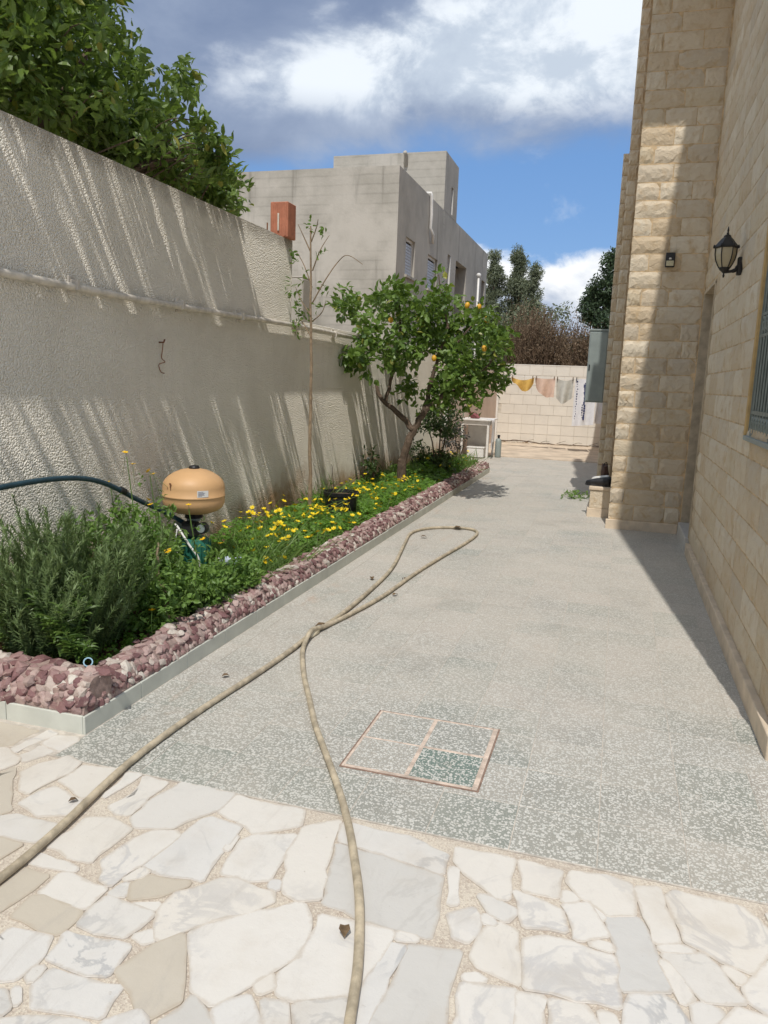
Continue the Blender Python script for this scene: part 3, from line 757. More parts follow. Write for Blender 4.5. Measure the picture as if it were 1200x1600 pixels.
# bed of the paved path, with its terrazzo tiles as children
path = obj('paved_path', box(-3.0, 0.78, 2.31, 15.92, -0.06, -0.0014), M['grout'], at=(0, 0, 0))
tag(path, kind='structure')
PT = 0.28
def unit_tile(ch=0.0022):
    return mesh_data('tile', *prism([(-.5, -.5), (.5, -.5), (.5, .5), (-.5, .5)], -0.02, 0.0, 0.0), M['terrazzo'])
TILE_W = 0.2768
tile_me = mesh_data('tile', *box(-TILE_W / 2, TILE_W / 2, -TILE_W / 2, TILE_W / 2, -0.02, 0.0, 0.0009), M['terrazzo'])
xs = [0.06 + PT * k for k in range(-12, 4)]
cells = []
row = 0
y = 2.315
while y < 15.9:
    for k, x in enumerate(xs):
        x0, x1 = x, x + PT
        lim0 = -1.995 if y < 13.0 else -2.985
        lim1 = 0.725 if y < 8.3 else (0.03 if y > 8.6 else 0.725)
        a, b = max(x0, lim0), min(x1, lim1)
        if b - a > 0.02:
            cells.append((a, b, y, min(y + PT, 15.915)))
    y += PT
cells.sort(key=lambda c: cam_dist(((c[0] + c[1]) / 2, (c[2] + c[3]) / 2, 0)) + (0 if in_view(((c[0] + c[1]) / 2, (c[2] + c[3]) / 2, 0), 0.06) else 50))
rest = []; rest_r = []
for i, (a, b, y0, y1) in enumerate(cells):
    r = random.random() ** 1.1
    cx, cy = (a + b) / 2, (y0 + y1) / 2
    if i < 300:
        o = place('tile', tile_me, path, (cx, cy, random.uniform(-.0008, .0008)), scale=((b - a) / PT, (y1 - y0) / PT, 1), tint=r)
        o.rotation_euler = (random.uniform(-.002, .002), random.uniform(-.002, .002), 0)
    else:
        g = box(a + .0016, b - .0016, y0 + .0016, y1 - .0016, -.02, random.uniform(-.0008, .0008))
        rest.append((g, np.full(8, r)))
g, r = join_r(rest)
o = obj('tile', g, M['terrazzo'], path, rnd=r); tag(o, kind='stuff')

# crazy paving of broken marble
terrace = obj('terrace', box(-6.5, 5.0, -5.0, 2.309, -0.06, -0.0040), M['joint'], at=(0, 0, 0))
tag(terrace, kind='structure')
kinds = {'w': M['marble_w'], 'b': M['marble_b'], 'g': M['marble_g'], 't': M['marble_t']}
def ragged(poly):
    """chip the straight edges a little"""
    out = []
    n = len(poly)
    for i in range(n):
        a = np.array(poly[i]); b = np.array(poly[(i + 1) % n])
        L = np.linalg.norm(b - a)
        nrm = np.array((-(b - a)[1], (b - a)[0])) / max(L, 1e-6)
        c = np.mean(np.array(poly), 0)
        if np.dot(nrm, c - a) < 0: nrm = -nrm
        out.append(a - nrm * 0.0085 + (b - a) / max(L, 1e-6) * min(0.002, L * .1))
        m = int(L / 0.045)
        for j in range(1, m):
            out.append(a + (b - a) * (j / m + random.uniform(-.25, .25) / m) + nrm * (random.uniform(-0.0125, 0.0005)))
        out.append(b - nrm * 0.0085 - (b - a) / max(L, 1e-6) * min(0.002, L * .1))
    return [tuple(p) for p in out]
for k, poly in MARBLE:
    c = np.mean(np.array(poly), 0)
    rag = ragged(poly)
    V, F = prism(rag, -0.03, 0.0, 0.0011)
    n = len(rag)
    top = V[2 * n:3 * n]
    cc = top[:, :2].mean(0)
    L = np.linalg.norm(top[:, :2] - cc, axis=1, keepdims=True)
    inner = np.column_stack([cc + (top[:, :2] - cc) * np.maximum(.45, (L - .022) / L), np.zeros(n)])
    F = F[:-1] + [(2 * n + i, 2 * n + (i + 1) % n, 3 * n + (i + 1) % n, 3 * n + i) for i in range(n)] + [tuple(range(3 * n, 4 * n))]
    V = np.vstack([V, inner])
    o = obj('flagstone', (V, F), kinds[k], terrace, at=(c[0], c[1], 0))
    at_ = o.data.attributes.new('worn', 'FLOAT', 'POINT')
    at_.data.foreach_set('value', np.concatenate([np.ones(3 * n), np.zeros(n)]).astype(np.float32))
    o['tint'] = random.random()
    o.location.z += random.uniform(-.0005, .0012)
    o.rotation_euler = (random.uniform(-.005, .005), random.uniform(-.005, .005), 0)
# the terrace goes on outside the picture: broken pieces from a jittered grid cut into cells
def cell(i, pts):
    p = pts[i]
    poly = [p + np.array(d) * .5 for d in ((-1, -1), (1, -1), (1, 1), (-1, 1))]
    for j, q_ in enumerate(pts):
        if j == i or np.linalg.norm(q_ - p) > 1.0: continue
        mid = (p + q_) / 2; nrm = (q_ - p) / np.linalg.norm(q_ - p)
        new = []
        for a in range(len(poly)):
            A = poly[a]; B = poly[(a + 1) % len(poly)]
            da = np.dot(A - mid, nrm) + .009; db = np.dot(B - mid, nrm) + .009
            if da <= 0: new.append(A)
            if da * db < 0: new.append(A + (B - A) * (da / (da - db)))
        poly = new
        if len(poly) < 3: return None
    return poly
pts = [np.array((x + random.uniform(-.1, .1), y + random.uniform(-.1, .1))) for x in np.arange(-3.6, 2.4, .26) for y in np.arange(-0.6, 2.25, .26)]
more = []
for i in range(len(pts)):
    pl = cell(i, pts)
    if pl is None: continue
    if any(in_view((a[0], a[1], 0), 0.012) for a in pl) or max(a[1] for a in pl) > 2.3: continue
    cx = np.mean(np.array(pl), 0)
    if any(in_view((cx[0] + (a[0] - cx[0]) * f, cx[1] + (a[1] - cx[1]) * f, 0), .012) for a in pl for f in (.3, .6)): continue
    g = prism(pl, -.03, 0, .0018)
    more.append((g, np.full(len(g[0]), random.random())))
g, r = join_r(more)
tag(obj('flagstone', g, M['marble_w'], terrace, rnd=r), kind='stuff')

tag(obj('side_path', box(.781, 7.5, 2.31, 3.3, -.06, -.003), M['slab']), kind='structure')
tag(obj('concrete_strip', box(-3.0, 0.3, 15.921, 20.05, -0.06, 0.012), M['slab']), kind='structure')

# ------------------------------------------------------------------ garden wall on the left
gw = thing('garden_wall', (WX, 4, 0), 'long cream roughcast garden wall with a pipe along it, stepping down beside the brick', 'wall')
obj('wall_base', box(WX - .22, WX, -3, 13.6, -.1, 1.985), M['plaster'], gw)
obj('raised_section', box(WX - .205, WX - .002, -3, 6.82, 1.985, 2.725), M['plaster'], gw)
obj('coping', box(WX - .205, WX + .004, 6.822, 13.6, 1.985, 2.02, .006), M['plaster'], gw)
pk = thing('rendered_wall', (WX, 16, 0), 'pinkish plain wall behind the white table, meeting the tiled wall', 'wall')
obj('wall_body', box(WX - .22, WX - .004, 13.602, 20.2, -.1, 2.0), M['plaster_pink'], pk)
obj('corner_strip', box(WX - .004, WX + .045, 19.93, 19.985, .012, 1.93), M['white_paint'], pk)
obj('downpipe', tube([(WX + .04, 13.66, .1), (WX + .04, 13.66, 1.3)], .035, 10), M['white_paint'], pk, smooth=True)

# pipe along the wall with its clips
pipe = thing('wall_pipe', (WX + .03, 4, 1.96), 'cream pipe running level along the face of the garden wall', 'pipe')
pts = [(WX + .028, yy, 1.955 + .012 * math.sin(yy * 1.1)) for yy in np.arange(-2, 8.7, .35)]
obj('pipe_run', tube(pts, .021, 10), M['pipe'], pipe, smooth=True)
clip_me = mesh_data('pipe_clip', *join(box(-.03, .026, -.014, .014, -.03, .03, .004), box(-.032, -.02, -.03, .03, -.05, .05, .003)), M['pipe'])
for yy in (2.6, 3.75, 4.85, 5.75, 6.9, 7.9):
    place('pipe_clip', clip_me, pipe, (WX + .03, yy, 1.957))

hook = thing('wall_hook', (WX, 4.63, 1.68), 'small rusty hook with a twist of wire halfway along the cream wall', 'hook')
obj('peg', tube([(WX - .01, 4.62, 1.69), (WX + .035, 4.62, 1.69), (WX + .045, 4.62, 1.71)], .006, 6), M['rust'], hook)
wp = [(WX + .03, 4.62, 1.685), (WX + .02, 4.63, 1.65), (WX + .028, 4.61, 1.62), (WX + .012, 4.63, 1.585), (WX + .03, 4.64, 1.56), (WX + .012, 4.60, 1.545), (WX + .02, 4.59, 1.515), (WX + .015, 4.62, 1.49), (WX + .012, 4.66, 1.485)]
obj('wire', tube(smooth_path(wp, 4), .0035, 5), M['rust'], hook)

br = thing('clay_brick', (WX - .08, 6.7, 2.73), 'red hollow clay brick standing upright on the end of the garden wall', 'brick')
bx = (WX - .135, WX + .038)
body = join(box(bx[0], bx[1], 6.62, 6.80, 2.725, 3.03, .006),
            *[box(bx[0] + .012 + k * .042, bx[0] + .030 + k * .042, 6.615, 6.63, 2.735, 3.02, .003) for k in range(4)])
obj('brick_body', body, M['brick'], br)
obj('mortar_smear', box(bx[0] + .075, bx[0] + .09, 6.608, 6.617, 2.78, 2.93, .002), M['pipe'], br)
obj('rod', tube([(bx[0] + .0, 6.56, 2.72), (bx[0] + .0, 6.56, 2.84)], .006, 6), M['rust'], br)

pil = thing('concrete_pillar', (-3.36, 7.7, 0), 'grey concrete post standing just behind the step of the wall', 'post')
obj('shaft', box(-3.5, -3.22, 7.6, 7.85, -.05, 2.5, .012), M['concrete_dark'], pil)
obj('cap', box(-3.497, -3.223, 7.603, 7.847, 2.501, 2.52, .006), M['concrete_dark'], pil)

# ------------------------------------------------------------------ tiled wall at the end
bw = thing('tiled_wall', (-1, 20, 0), 'cream tiled wall closing the far end of the yard behind the washing', 'wall')
obj('wall_core', box(-3.22, 1.2, 20.012, 20.22, -.06, 1.975), M['tile_grout'], bw)
obj('coping', box(-3.22, 1.2, 19.995, 20.235, 1.975, 2.0, .004), M['wall_tile'], bw)
TW, TH = .333, .247
wt = mesh_data('wall_tile', *box(-TW / 2 + .004, TW / 2 - .004, -.012, .0, -TH / 2 + .004, TH / 2 - .004, .0022), M['wall_tile'])
for k in range(8):
    off = random.choice((0, .12, .2)) if k % 2 else 0
    for j in range(-1, 13):
        x = -3.0 + off + TW * (j + .5)
        if -3.0 < x - TW / 2 + .12 and x < 1.0:
            x0 = max(x - TW / 2, -2.995)
            x1 = x + TW / 2
            o = place('wall_tile', wt, bw, ((x0 + x1) / 2, 20.012 + random.uniform(-.0015, .0015), TH * (k + .5) + .002), scale=((x1 - x0) / TW, 1, 1), tint=random.random())
# crumbling rubble along its foot
Vs = []
for k in range(70):
    x = random.uniform(-2.95, -.3)
    s = random.uniform(.012, .04)
    bm = bmesh.new()
    for _ in range(9): bm.verts.new((x + random.gauss(0, s), 19.95 + random.gauss(0, .025), .012 + abs(random.gauss(0, s * .45))))
    bmesh.ops.convex_hull(bm, input=bm.verts)
    Vs.append(from_bm(bm))
tag(obj('rubble', join(*Vs), M['slab']), kind='stuff')
tw_ = thing('fallen_branch', (-1.6, 19.85, .03), 'thin dry branch lying along the foot of the tiled wall', 'branch')
obj('stem', limb([(-2.95, 19.9, .05), (-2.3, 19.84, .07), (-1.6, 19.88, .04), (-.9, 19.8, .05), (-.35, 19.86, .03)], .018, .008, 6, .012), M['bark'], tw_)
for k in range(6):
    x = -2.6 + k * .4
    obj('twig', limb([(x, 19.85, .05), (x + .12, 19.8, .1), (x + .22, 19.84, .09 + .04 * (k % 2))], .007, .003, 5), M['bark'], tw_)

# ------------------------------------------------------------------ the stone house on the right
HX, HY = 0.73, 3.3
HZ = 8.55
house = thing('stone_house', (HX, HY, 0), 'tall house clad in rough honey limestone blocks along the right side of the path', 'house')
def wall_open(x0, x1, y0, y1, z0, z1, opens):
    parts = []
    y = y0
    for (a, b, c, d) in sorted(opens):
        parts.append(box(x0, x1, y, a, z0, z1))
        if c > z0: parts.append(box(x0, x1, a, b, z0, c))
        parts.append(box(x0, x1, a, b, d, z1))
        y = b
    parts.append(box(x0, x1, y, y1, z0, z1))
    return join(*parts)
WIN = (3.72, 4.92, 1.25, 2.62)
DOOR = (7.5, 8.40, 0.14, 2.45)
wall = obj('wall', join(wall_open(HX + .0145, HX + .33, HY, 8.54, -.06, HZ, [WIN, DOOR]),
                        box(HX + .331, 7.5, HY, 19.9, -.06, HZ)), M['mortar'], house)
col = obj('pillar', box(.012, HX + .012, 8.5365, 10.3, -.06, HZ), M['mortar'], house)
pA = obj('pilaster', box(-.115, .021, 10.2, 11.2, -.06, HZ), M['mortar'], house)
pB = obj('pilaster', box(-.195, HX + .32, 11.02, 19.9, -.06, 4.5), M['mortar'], house)
obj('balcony', box(-.06, HX + .02, 7.594, 8.54, 5.6, 5.85, .01), M['plinth'], house)
# stones
def stone_mesh(seed, rough):
    rr = np.random.default_rng(seed)
    nx, nz = 8, 5
    V = []
    for j in range(nz):
        for i in range(nx):
            u = i / (nx - 1) - .5; v = j / (nz - 1) - .5
            edge = (i in (0, nx - 1)) or (j in (0, nz - 1))
            d = 0.2 * rr.random() if edge else -0.62 - 0.38 * rr.random() + (.35 if j == 1 and rr.random() < .4 else 0)
            ju = 0 if edge and i in (0, nx - 1) else rr.uniform(-.05, .05)
            jv = 0 if edge and j in (0, nz - 1) else rr.uniform(-.08, .08)
            V.append((u + ju + (rr.uniform(-.012, .004) * (1 if u > 0 else -1) if edge else 0), d, v + jv + (rr.uniform(-.02, .0) * (1 if v > 0 else -1) if edge else 0)))
    F = []
    for j in range(nz - 1):
        for i in range(nx - 1):
            a = j * nx + i
            F.append((a, a + 1, a + nx + 1, a + nx))
    ring = [i for i in range(nx)] + [nx - 1 + nx * j for j in range(1, nz)] + [nx * nz - 2 - i for i in range(nx - 1)] + [nx * (nz - 2 - j) for j in range(nz - 2)]
    b0 = len(V)
    for k in ring:
        x, y_, z = V[k]
        V.append((x, 1.2, z))
    n = len(ring)
    for k in range(n):
        a, b = ring[k], ring[(k + 1) % n]
        F.append((a, b0 + k, b0 + (k + 1) % n, b))
    return np.array(V), F
STONES = [stone_mesh(100 + k, 1) for k in range(10)]
STONE_ME = [mesh_data('stone', *g, M['stone']) for g in STONES]
CH = 0.172
todo = []     # (parent, centre, width, height, depth, facing)
def course_run(parent, a0, a1, z0, z1, fixed, facing, depth, skip=None, wmin=.30, wmax=.52):
    z = z0; k = 0
    while z < z1 - .02:
        h = min(CH, z1 - z)
        a = a0
        first = True
        while a < a1 - .01:
            wd = random.uniform(wmin, wmax)
            if first and k % 2: wd *= .55
            first = False
            if a1 - (a + wd) < .14: wd = a1 - a
            seg = [(a, a + wd)]
            if skip:
                for (s0, s1, t0, t1) in skip:
                    new = []
                    for (p0, p1) in seg:
                        if z + h * .5 < t0 or z + h * .5 > t1 or p1 <= s0 or p0 >= s1: new.append((p0, p1)); continue
                        if p0 < s0 - .03: new.append((p0, s0))
                        if p1 > s1 + .03: new.append((s1, p1))
                    seg = new
            for (p0, p1) in seg:
                m = (p0 + p1) / 2
                c = (m, fixed, z + h / 2) if facing == 'y' else (fixed, m, z + h / 2)
                todo.append((parent, c, p1 - p0 - .007, h - .007, depth, facing))
            a += wd
        z += h; k += 1
course_run(wall, HY + .005, 8.52, .10, HZ - .05, HX + .012, 'x', .010, [(WIN[0] - .04, WIN[1] + .04, WIN[2] - .03, WIN[3] + .07), (DOOR[0] - .01, DOOR[1] + .01, 0, DOOR[3] + .02)], .34, .56)
course_run(col, -.004, HX + .0, .10, 5.6, 8.535, 'y', .0145, None, .24, .42)
course_run(pA, -.125, -.006, .36, 7.5, 10.195, 'y', .02)
course_run(pB, -.205, -.12, .1, 4.5, 11.012, 'y', .02)
course_run(wall, HX + .02, 5.5, .10, HZ - .05, HY - .004, 'y', .014)
def face_area(t):
    par, c, wd, h, dep, fc = t
    d = Vector(c) - CAM
    L = d.length
    cosv = abs(d.y if fc == 'y' else d.x) / L
    vis = in_view(c, .03)
    return (wd * h * cosv / (L * L)) * (1 if vis else 1e-4)
todo.sort(key=lambda t: -face_area(t))
late = {}
for i, (par, c, wd, h, dep, fc) in enumerate(todo):
    rot = -math.pi / 2 if fc == 'x' else 0.0
    r = random.random()
    j = random.randrange(10)
    dep *= random.uniform(.7, 1.25)
    if i < 300:
        o = place('stone', STONE_ME[j], par, c, (0, 0, rot), (wd, dep, h), r)
    else:
        V = STONES[j][0] * np.array((wd, dep, h))
        if fc == 'x': V = np.stack([V[:, 1], -V[:, 0], V[:, 2]], 1)
        late.setdefault(par.name, [par, []])[1].append(((V + np.array(c), STONES[j][1]), np.full(len(V), r)))
for k, (par, lst) in late.items():
    g, r = join_r(lst)
    tag(obj('stone', g, M['stone'], par, rnd=r), kind='stuff')
# plinths
obj('plinth', box(HX + .022, 7.5, HY - .022, HY - .001, -.03, .104, .004), M['plinth'], house)
pl = join(box(HX - .022, HX + .021, HY, DOOR[0] - .02, -.03, .105, .004), box(HX - .021, HX + .021, DOOR[1] + .02, 8.50, -.03, .103, .004))
obj('plinth', pl, M['plinth'], house)
obj('plinth', box(-.022, HX - .023, 8.497, 8.54, -.03, .1, .004), M['plinth'], house)
# door recess
step_ = obj('doorstep', box(HX - .03, HX + .33, DOOR[0] + .003, DOOR[1] - .003, -.03, .15, .006), M['marble_g'], house)
obj('door_reveal', join(box(HX - .004, HX + .30, DOOR[1] - .012, DOOR[1] + .02, .151, DOOR[3]), box(HX - .003, HX + .30, DOOR[0] - .02, DOOR[0] + .012, .151, DOOR[3]), box(HX - .002, HX + .30, DOOR[0] - .02, DOOR[1] + .02, DOOR[3] - .012, DOOR[3] + .022)), simple('shaded stone reveal', (0.47, 0.39, 0.28), .85, var=.2, scale=8, bump=.4), house)  # stone colour darkened so that it carries the shade of the recess
dr = obj('door', box(HX + .20, HX + .25, DOOR[0] + .013, DOOR[1] - .013, .152, DOOR[3] - .013, .006), M['bark'], house)
obj('door_panel', join(*[box(HX + .185, HX + .2, DOOR[0] + .12, DOOR[1] - .12, a, b, .005) for a, b in ((.35, .95), (1.1, 1.6), (1.7, 2.25))]), M['bark'], dr)
obj('handle', tube([(HX + .2, DOOR[0] + .06, 1.05), (HX + .15, DOOR[0] + .06, 1.05), (HX + .15, DOOR[0] + .17, 1.05)], .009, 6), M['black_iron'], dr)
# window with smooth surround and ornamental grille
wn = obj('window', box(HX + .22, HX + .25, WIN[0], WIN[1], WIN[2], WIN[3]), M['glass_dark'], house)
fr = []
for a, b, c, d in ((WIN[0] - .035, WIN[0] + .004, WIN[2] - .02, WIN[3] + .06), (WIN[1] - .004, WIN[1] + .035, WIN[2] - .02, WIN[3] + .06), (WIN[0] + .005, WIN[1] - .005, WIN[3] - .004, WIN[3] + .058)):
    fr.append(box(HX - .008, HX + .2, a, b, c, d, .004))
surround_mat = simple('ochre window surround', (0.50, 0.34, 0.15), 0.85, var=0.15, scale=9, bump=.3)
obj('surround', join(*fr), surround_mat, wn)
obj('sill', box(HX - .014, HX + .215, WIN[0] + .004, WIN[1] - .004, WIN[2] - .022, WIN[2] + .005, .003), M['metal_green'], wn)
gx = HX + .018
gr = obj('grille', join(box(gx - .008, gx + .008, WIN[0], WIN[1], WIN[2] + .0, WIN[2] + .022), box(gx - .007, gx + .007, WIN[0], WIN[1], WIN[2] + .13, WIN[2] + .15),
                        box(gx - .007, gx + .007, WIN[0], WIN[1], WIN[2] + .56, WIN[2] + .575), box(gx - .007, gx + .007, WIN[0], WIN[1], WIN[2] + .68, WIN[2] + .695),
                        box(gx - .008, gx + .008, WIN[0], WIN[1], WIN[3] - .03, WIN[3] - .005), box(gx - .0085, gx + .0085, WIN[1] - .03, WIN[1] - .005, WIN[2] + .001, WIN[3] - .006)), M['grille'], wn)
nb = 13
bars = [WIN[1] - .07 - k * .085 for k in range(nb)]
bar_me = mesh_data('bar', *tube([(0, 0, 0), (0, 0, WIN[3] - WIN[2] - .01)], .0075, 6), M['grille'])
for yb in bars:
    o = bpy.data.objects.new('bar', bar_me); o.parent = wn; o.location = Vector((gx - .002, yb, WIN[2] + .005)) - origin(wn); COL.objects.link(o)
sc = []
for k in range(nb - 1):
    ym = (bars[k] + bars[k + 1]) / 2
    for zc, rad in ((WIN[2] + .075, .036), (WIN[2] + .628, .04)):
        pts = [(gx - .004, ym + rad * (1 - .055 * i) * math.cos(i * .62), zc + rad * 1.2 * (1 - .055 * i) * math.sin(i * .62)) for i in range(15)]
        sc.append(tube(pts, .0075, 5))
obj('scroll', join(*sc), M['grille'], wn)
# low block beside the pillar
ped = thing('stone_pedestal', (-.12, 9.6, 0), 'low limestone block with a flat cap at the foot of the pillar', 'pedestal')
obj('block', box(-.225, .0, 9.20, 10.19, .1, .315, .006), M['stone'], ped, tint=.3)
obj('plinth', box(-.245, -.001, 9.18, 10.18, -.03, .1, .004), M['plinth'], ped)
obj('cap', box(-.24, .0, 9.185, 10.185, .316, .352, .005), M['plinth'], ped)

# ------------------------------------------------------------------ planter kerb with stones set in mortar
kerb = thing('planter_kerb', (-2.0, 2.5, 0), 'low kerb of maroon and white rocks above pale skirting tiles round the flower bed', 'kerb')
KX, KY, KE = -2.0, 2.5, 13.0
# backing prism: long side, front and end return
def ext(sec, p0, p1):
    """extrude a section (offset outwards, z) from p0 to p1; outwards is to the right of travel"""
    d = np.array(p1) - np.array(p0); L = np.linalg.norm(d); d = d / L
    o_ = np.array((d[1], -d[0]))
    V = []
    for p in (p0, p1):
        for (u, z) in sec: V.append((*(np.array(p) + o_ * u), z))
    n = len(sec)
    F = [tuple(range(n)), tuple(reversed(range(n, 2 * n)))] + [(i, n + i, n + (i + 1) % n, (i + 1) % n) for i in range(n)]
    return np.array(V), F
obj('mortar_bed', join(ext([(-.17, .17), (-.075, .165), (-.045, .145), (-.014, .08), (-.014, -.05), (-.17, -.05)], (KX, KY + .02), (KX, KE)),
                        ext([(-.20, .21), (-.085, .215), (-.045, .19), (-.014, .08), (-.014, -.05), (-.20, -.05)], (-3.4, KY), (KX - .015, KY)),
                        box(-2.98, KX - .02, KE - .16, KE - .015, -.05, .16)), M['rock_mortar'], kerb)
sk_me = {}
yy = KY
while yy < KE - .02:
    L = min(.4, KE - yy)
    obj('skirting_tile', box(KX - .012, KX, yy + .0015, yy + L - .0015, -.03, .078 + random.uniform(-.002, .002), .002), M['skirt'], kerb, at=(KX, yy, 0), tint=random.random())
    yy += L
xx = KX
while xx > -3.4:
    L = .4
    obj('skirting_tile', box(xx - L + .0015, xx - .0125 if xx == KX else xx - .0015, KY, KY + .012, -.03, .079 + random.uniform(-.002, .002), .002), M['skirt'], kerb, at=(xx, KY, 0), tint=random.random())
    xx -= L
def rock_geo(seed):
    rr = np.random.default_rng(seed)
    bm = bmesh.new()
    for _ in range(26):
        d = rr.normal(size=3); d /= np.linalg.norm(d)
        bm.verts.new(Vector(d * (.38 + .17 * rr.random())))
    res = bmesh.ops.convex_hull(bm, input=bm.verts)
    for v in [v for v in bm.verts if not v.link_faces]: bm.verts.remove(v)
    return from_bm(bm)
ROCKS = [rock_geo(500 + k) for k in range(14)]
ROCK_ME = [mesh_data('rock', *g, M['rock']) for g in ROCKS]
rk = []    # (centre, size, rotation)
def rock_line(p0, p1, prof, step):
    d = np.array(p1, float) - np.array(p0, float); L = np.linalg.norm(d); d /= L
    o_ = np.array((d[1], -d[0]))
    for (u, z, s, ju) in prof:
        t = random.uniform(0, step)
        while t < L:
            p = np.array(p0) + d * t + o_ * (u + random.gauss(0, ju))
            sz = s * random.uniform(.55, 1.12)
            tl_ = min(1.0, max(0.0, (-u - .02) / .06))
            nv = Vector((o_[0] * (1 - tl_), o_[1] * (1 - tl_), .25 + .9 * tl_)) + Vector((random.gauss(0, .2), random.gauss(0, .2), random.gauss(0, .2)))
            qq = nv.to_track_quat('Z', 'Y') @ __import__('mathutils').Quaternion((0, 0, 1), random.uniform(0, 6.28))
            rk.append(((p[0], p[1], z + random.gauss(0, .006)), (sz * random.uniform(1.1, 1.7), sz * random.uniform(.95, 1.25), sz * random.uniform(.55, .85)), qq.to_euler()))
            t += sz * random.uniform(.68, 1.05)
rock_line((KX, KY), (KX, KE), [(-.020, .092, .044, .004), (-.034, .120, .046, .005), (-.052, .148, .048, .006), (-.085, .165, .05, .008), (-.12, .170, .052, .01), (-.155, .168, .05, .012)], .07)
rock_line((-3.4, KY), (KX, KY), [(-.020, .098, .054, .004), (-.024, .128, .056, .004), (-.032, .156, .056, .005), (-.042, .182, .056, .006), (-.06, .203, .058, .008), (-.10, .212, .066, .012), (-.155, .212, .07, .015)], .08)
for _ in range(12):   # the corner itself
    rk.append(((KX - .03 - random.uniform(0, .05), KY + .03 + random.uniform(0, .05), random.uniform(.1, .2)), (.06, .055, .06), (random.random(), random.random(), random.random() * 6)))
rk.sort(key=lambda k: cam_dist(k[0]) + (0 if in_view(k[0], .02) else 60))
rest = []
for i, (c, s, rot) in enumerate(rk):
    j = random.randrange(14)
    r = random.random()
    if i < 300:
        place('rock', ROCK_ME[j], kerb, c, rot, s, r)
    else:
        Mx = Matrix.LocRotScale(Vector(c), (rot if hasattr(rot, 'to_quaternion') else __import__('mathutils').Euler(rot)), Vector(s))
        V = np.array([(Mx @ Vector(v))[:] for v in ROCKS[j][0]])
        rest.append(((V, ROCKS[j][1]), np.full(len(V), r)))
g, r = join_r(rest)
tag(obj('rock', g, M['rock'], kerb, rnd=r), kind='stuff')

# soil of the bed, heaped towards the wall
nx_, ny_ = 24, 170
sx = np.linspace(-2.999, KX - .10, nx_); sy = np.linspace(KY + .10, KE - .03, ny_)
SX, SY = np.meshgrid(sx, sy)
SZ = .10 + .035 * np.sin(SX * 7 + SY * 2.1) * np.sin(SY * 3.3) + .012 * RNG.normal(size=SX.shape) + .05 * np.clip((-SX - 2.5) * 2, 0, 1)
def soil_z(x, y): return .10 + .035 * np.sin(x * 7 + y * 2.1) * np.sin(y * 3.3) + .05 * np.clip((-x - 2.5) * 2, 0, 1)
V = np.stack([SX, SY, SZ], -1).reshape(-1, 3)
idx = np.arange(nx_ * ny_).reshape(ny_, nx_)
F = np.stack([idx[:-1, :-1], idx[:-1, 1:], idx[1:, 1:], idx[1:, :-1]], -1).reshape(-1, 4)
tag(obj('soil', (V, [F]), M['soil'], smooth=True), kind='structure')

# ------------------------------------------------------------------ the neighbour's unfinished house
BX, BY, BE, BZ = -5.27, 18.0, 30.5, 6.37
nh = thing('block_house', (BX, BY, 0), 'grey rendered flat roofed house with a stair tower beyond the garden wall', 'house')
OP = [(18.78, 19.66, 4.05, 4.95), (21.05, 22.2, 4.0, 4.9), (23.5, 23.95, 3.6, 5.28), (24.7, 26.45, 3.0, 5.28), (29.45, 30.2, 3.2, 5.3)]
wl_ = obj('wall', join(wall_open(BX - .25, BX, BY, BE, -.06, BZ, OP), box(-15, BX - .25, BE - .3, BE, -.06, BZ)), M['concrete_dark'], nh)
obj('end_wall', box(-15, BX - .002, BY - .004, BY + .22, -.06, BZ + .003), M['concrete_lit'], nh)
obj('interior', box(-14.9, BX - .7, BY + .23, BE - .31, -.05, 5.9), M['dark_open'], nh)
tw2 = obj('stair_tower', join(wall_open(BX - .22, BX + .003, 22.7, 24.45, BZ + .004, 7.96, [(23.55, 23.86, 6.45, 7.2)]), box(-8.69, BX - .22, 24.2, 24.45, 5.9, 7.96)), M['concrete_dark'], nh)
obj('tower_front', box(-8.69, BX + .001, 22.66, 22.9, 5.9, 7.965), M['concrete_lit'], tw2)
obj('slit_window', box(BX - .2, BX - .15, 23.551, 23.859, 6.451, 7.199), M['dark_open'], tw2)
obj('light_reveal', box(BX - .2, BX - .002, 23.83, 23.858, 6.452, 7.198), M['white_paint'], tw2)
obj('spout', tube([(-6.45, 22.5, 7.93), (-6.45, 22.62, 7.9), (-6.45, 22.63, 7.6)], .06, 8), M['concrete_dark'], tw2, smooth=True)
def shutter(a, b, c, d, label=None):
    wv = obj('window', join(box(BX - .12, BX - .07, a, a + .05, c, d), box(BX - .12, BX - .07, b - .05, b, c, d), box(BX - .119, BX - .071, a + .05, b - .05, d - .06, d), box(BX - .119, BX - .071, a + .05, b - .05, c, c + .05)), M['white_paint'], nh)
    sm = mesh_data('slat', *box(-.015, .015, -(b - a) / 2 + .052, (b - a) / 2 - .052, -.034, .034, .008), M['shutter'])
    z = c + .09
    while z < d - .08:
        o = bpy.data.objects.new('slat', sm); o.parent = wv; o.location = Vector((BX - .095, (a + b) / 2, z)) - origin(wv); COL.objects.link(o)
        z += .074
    obj('sill', box(BX - .1, BX + .06, a - .05, b + .05, c - .06, c - .001), M['concrete_dark'], wv)
    return wv
shutter(*OP[0]); shutter(*OP[1])
rv = obj('window', box(BX - .22, BX - .17, OP[2][0], OP[2][1], OP[2][2], OP[2][3]), M['dark_open'], nh)
obj('reveal', box(BX - .17, BX - .003, OP[2][1] - .05, OP[2][1] - .001, OP[2][2], OP[2][3] - .002), M['white_paint'], rv)
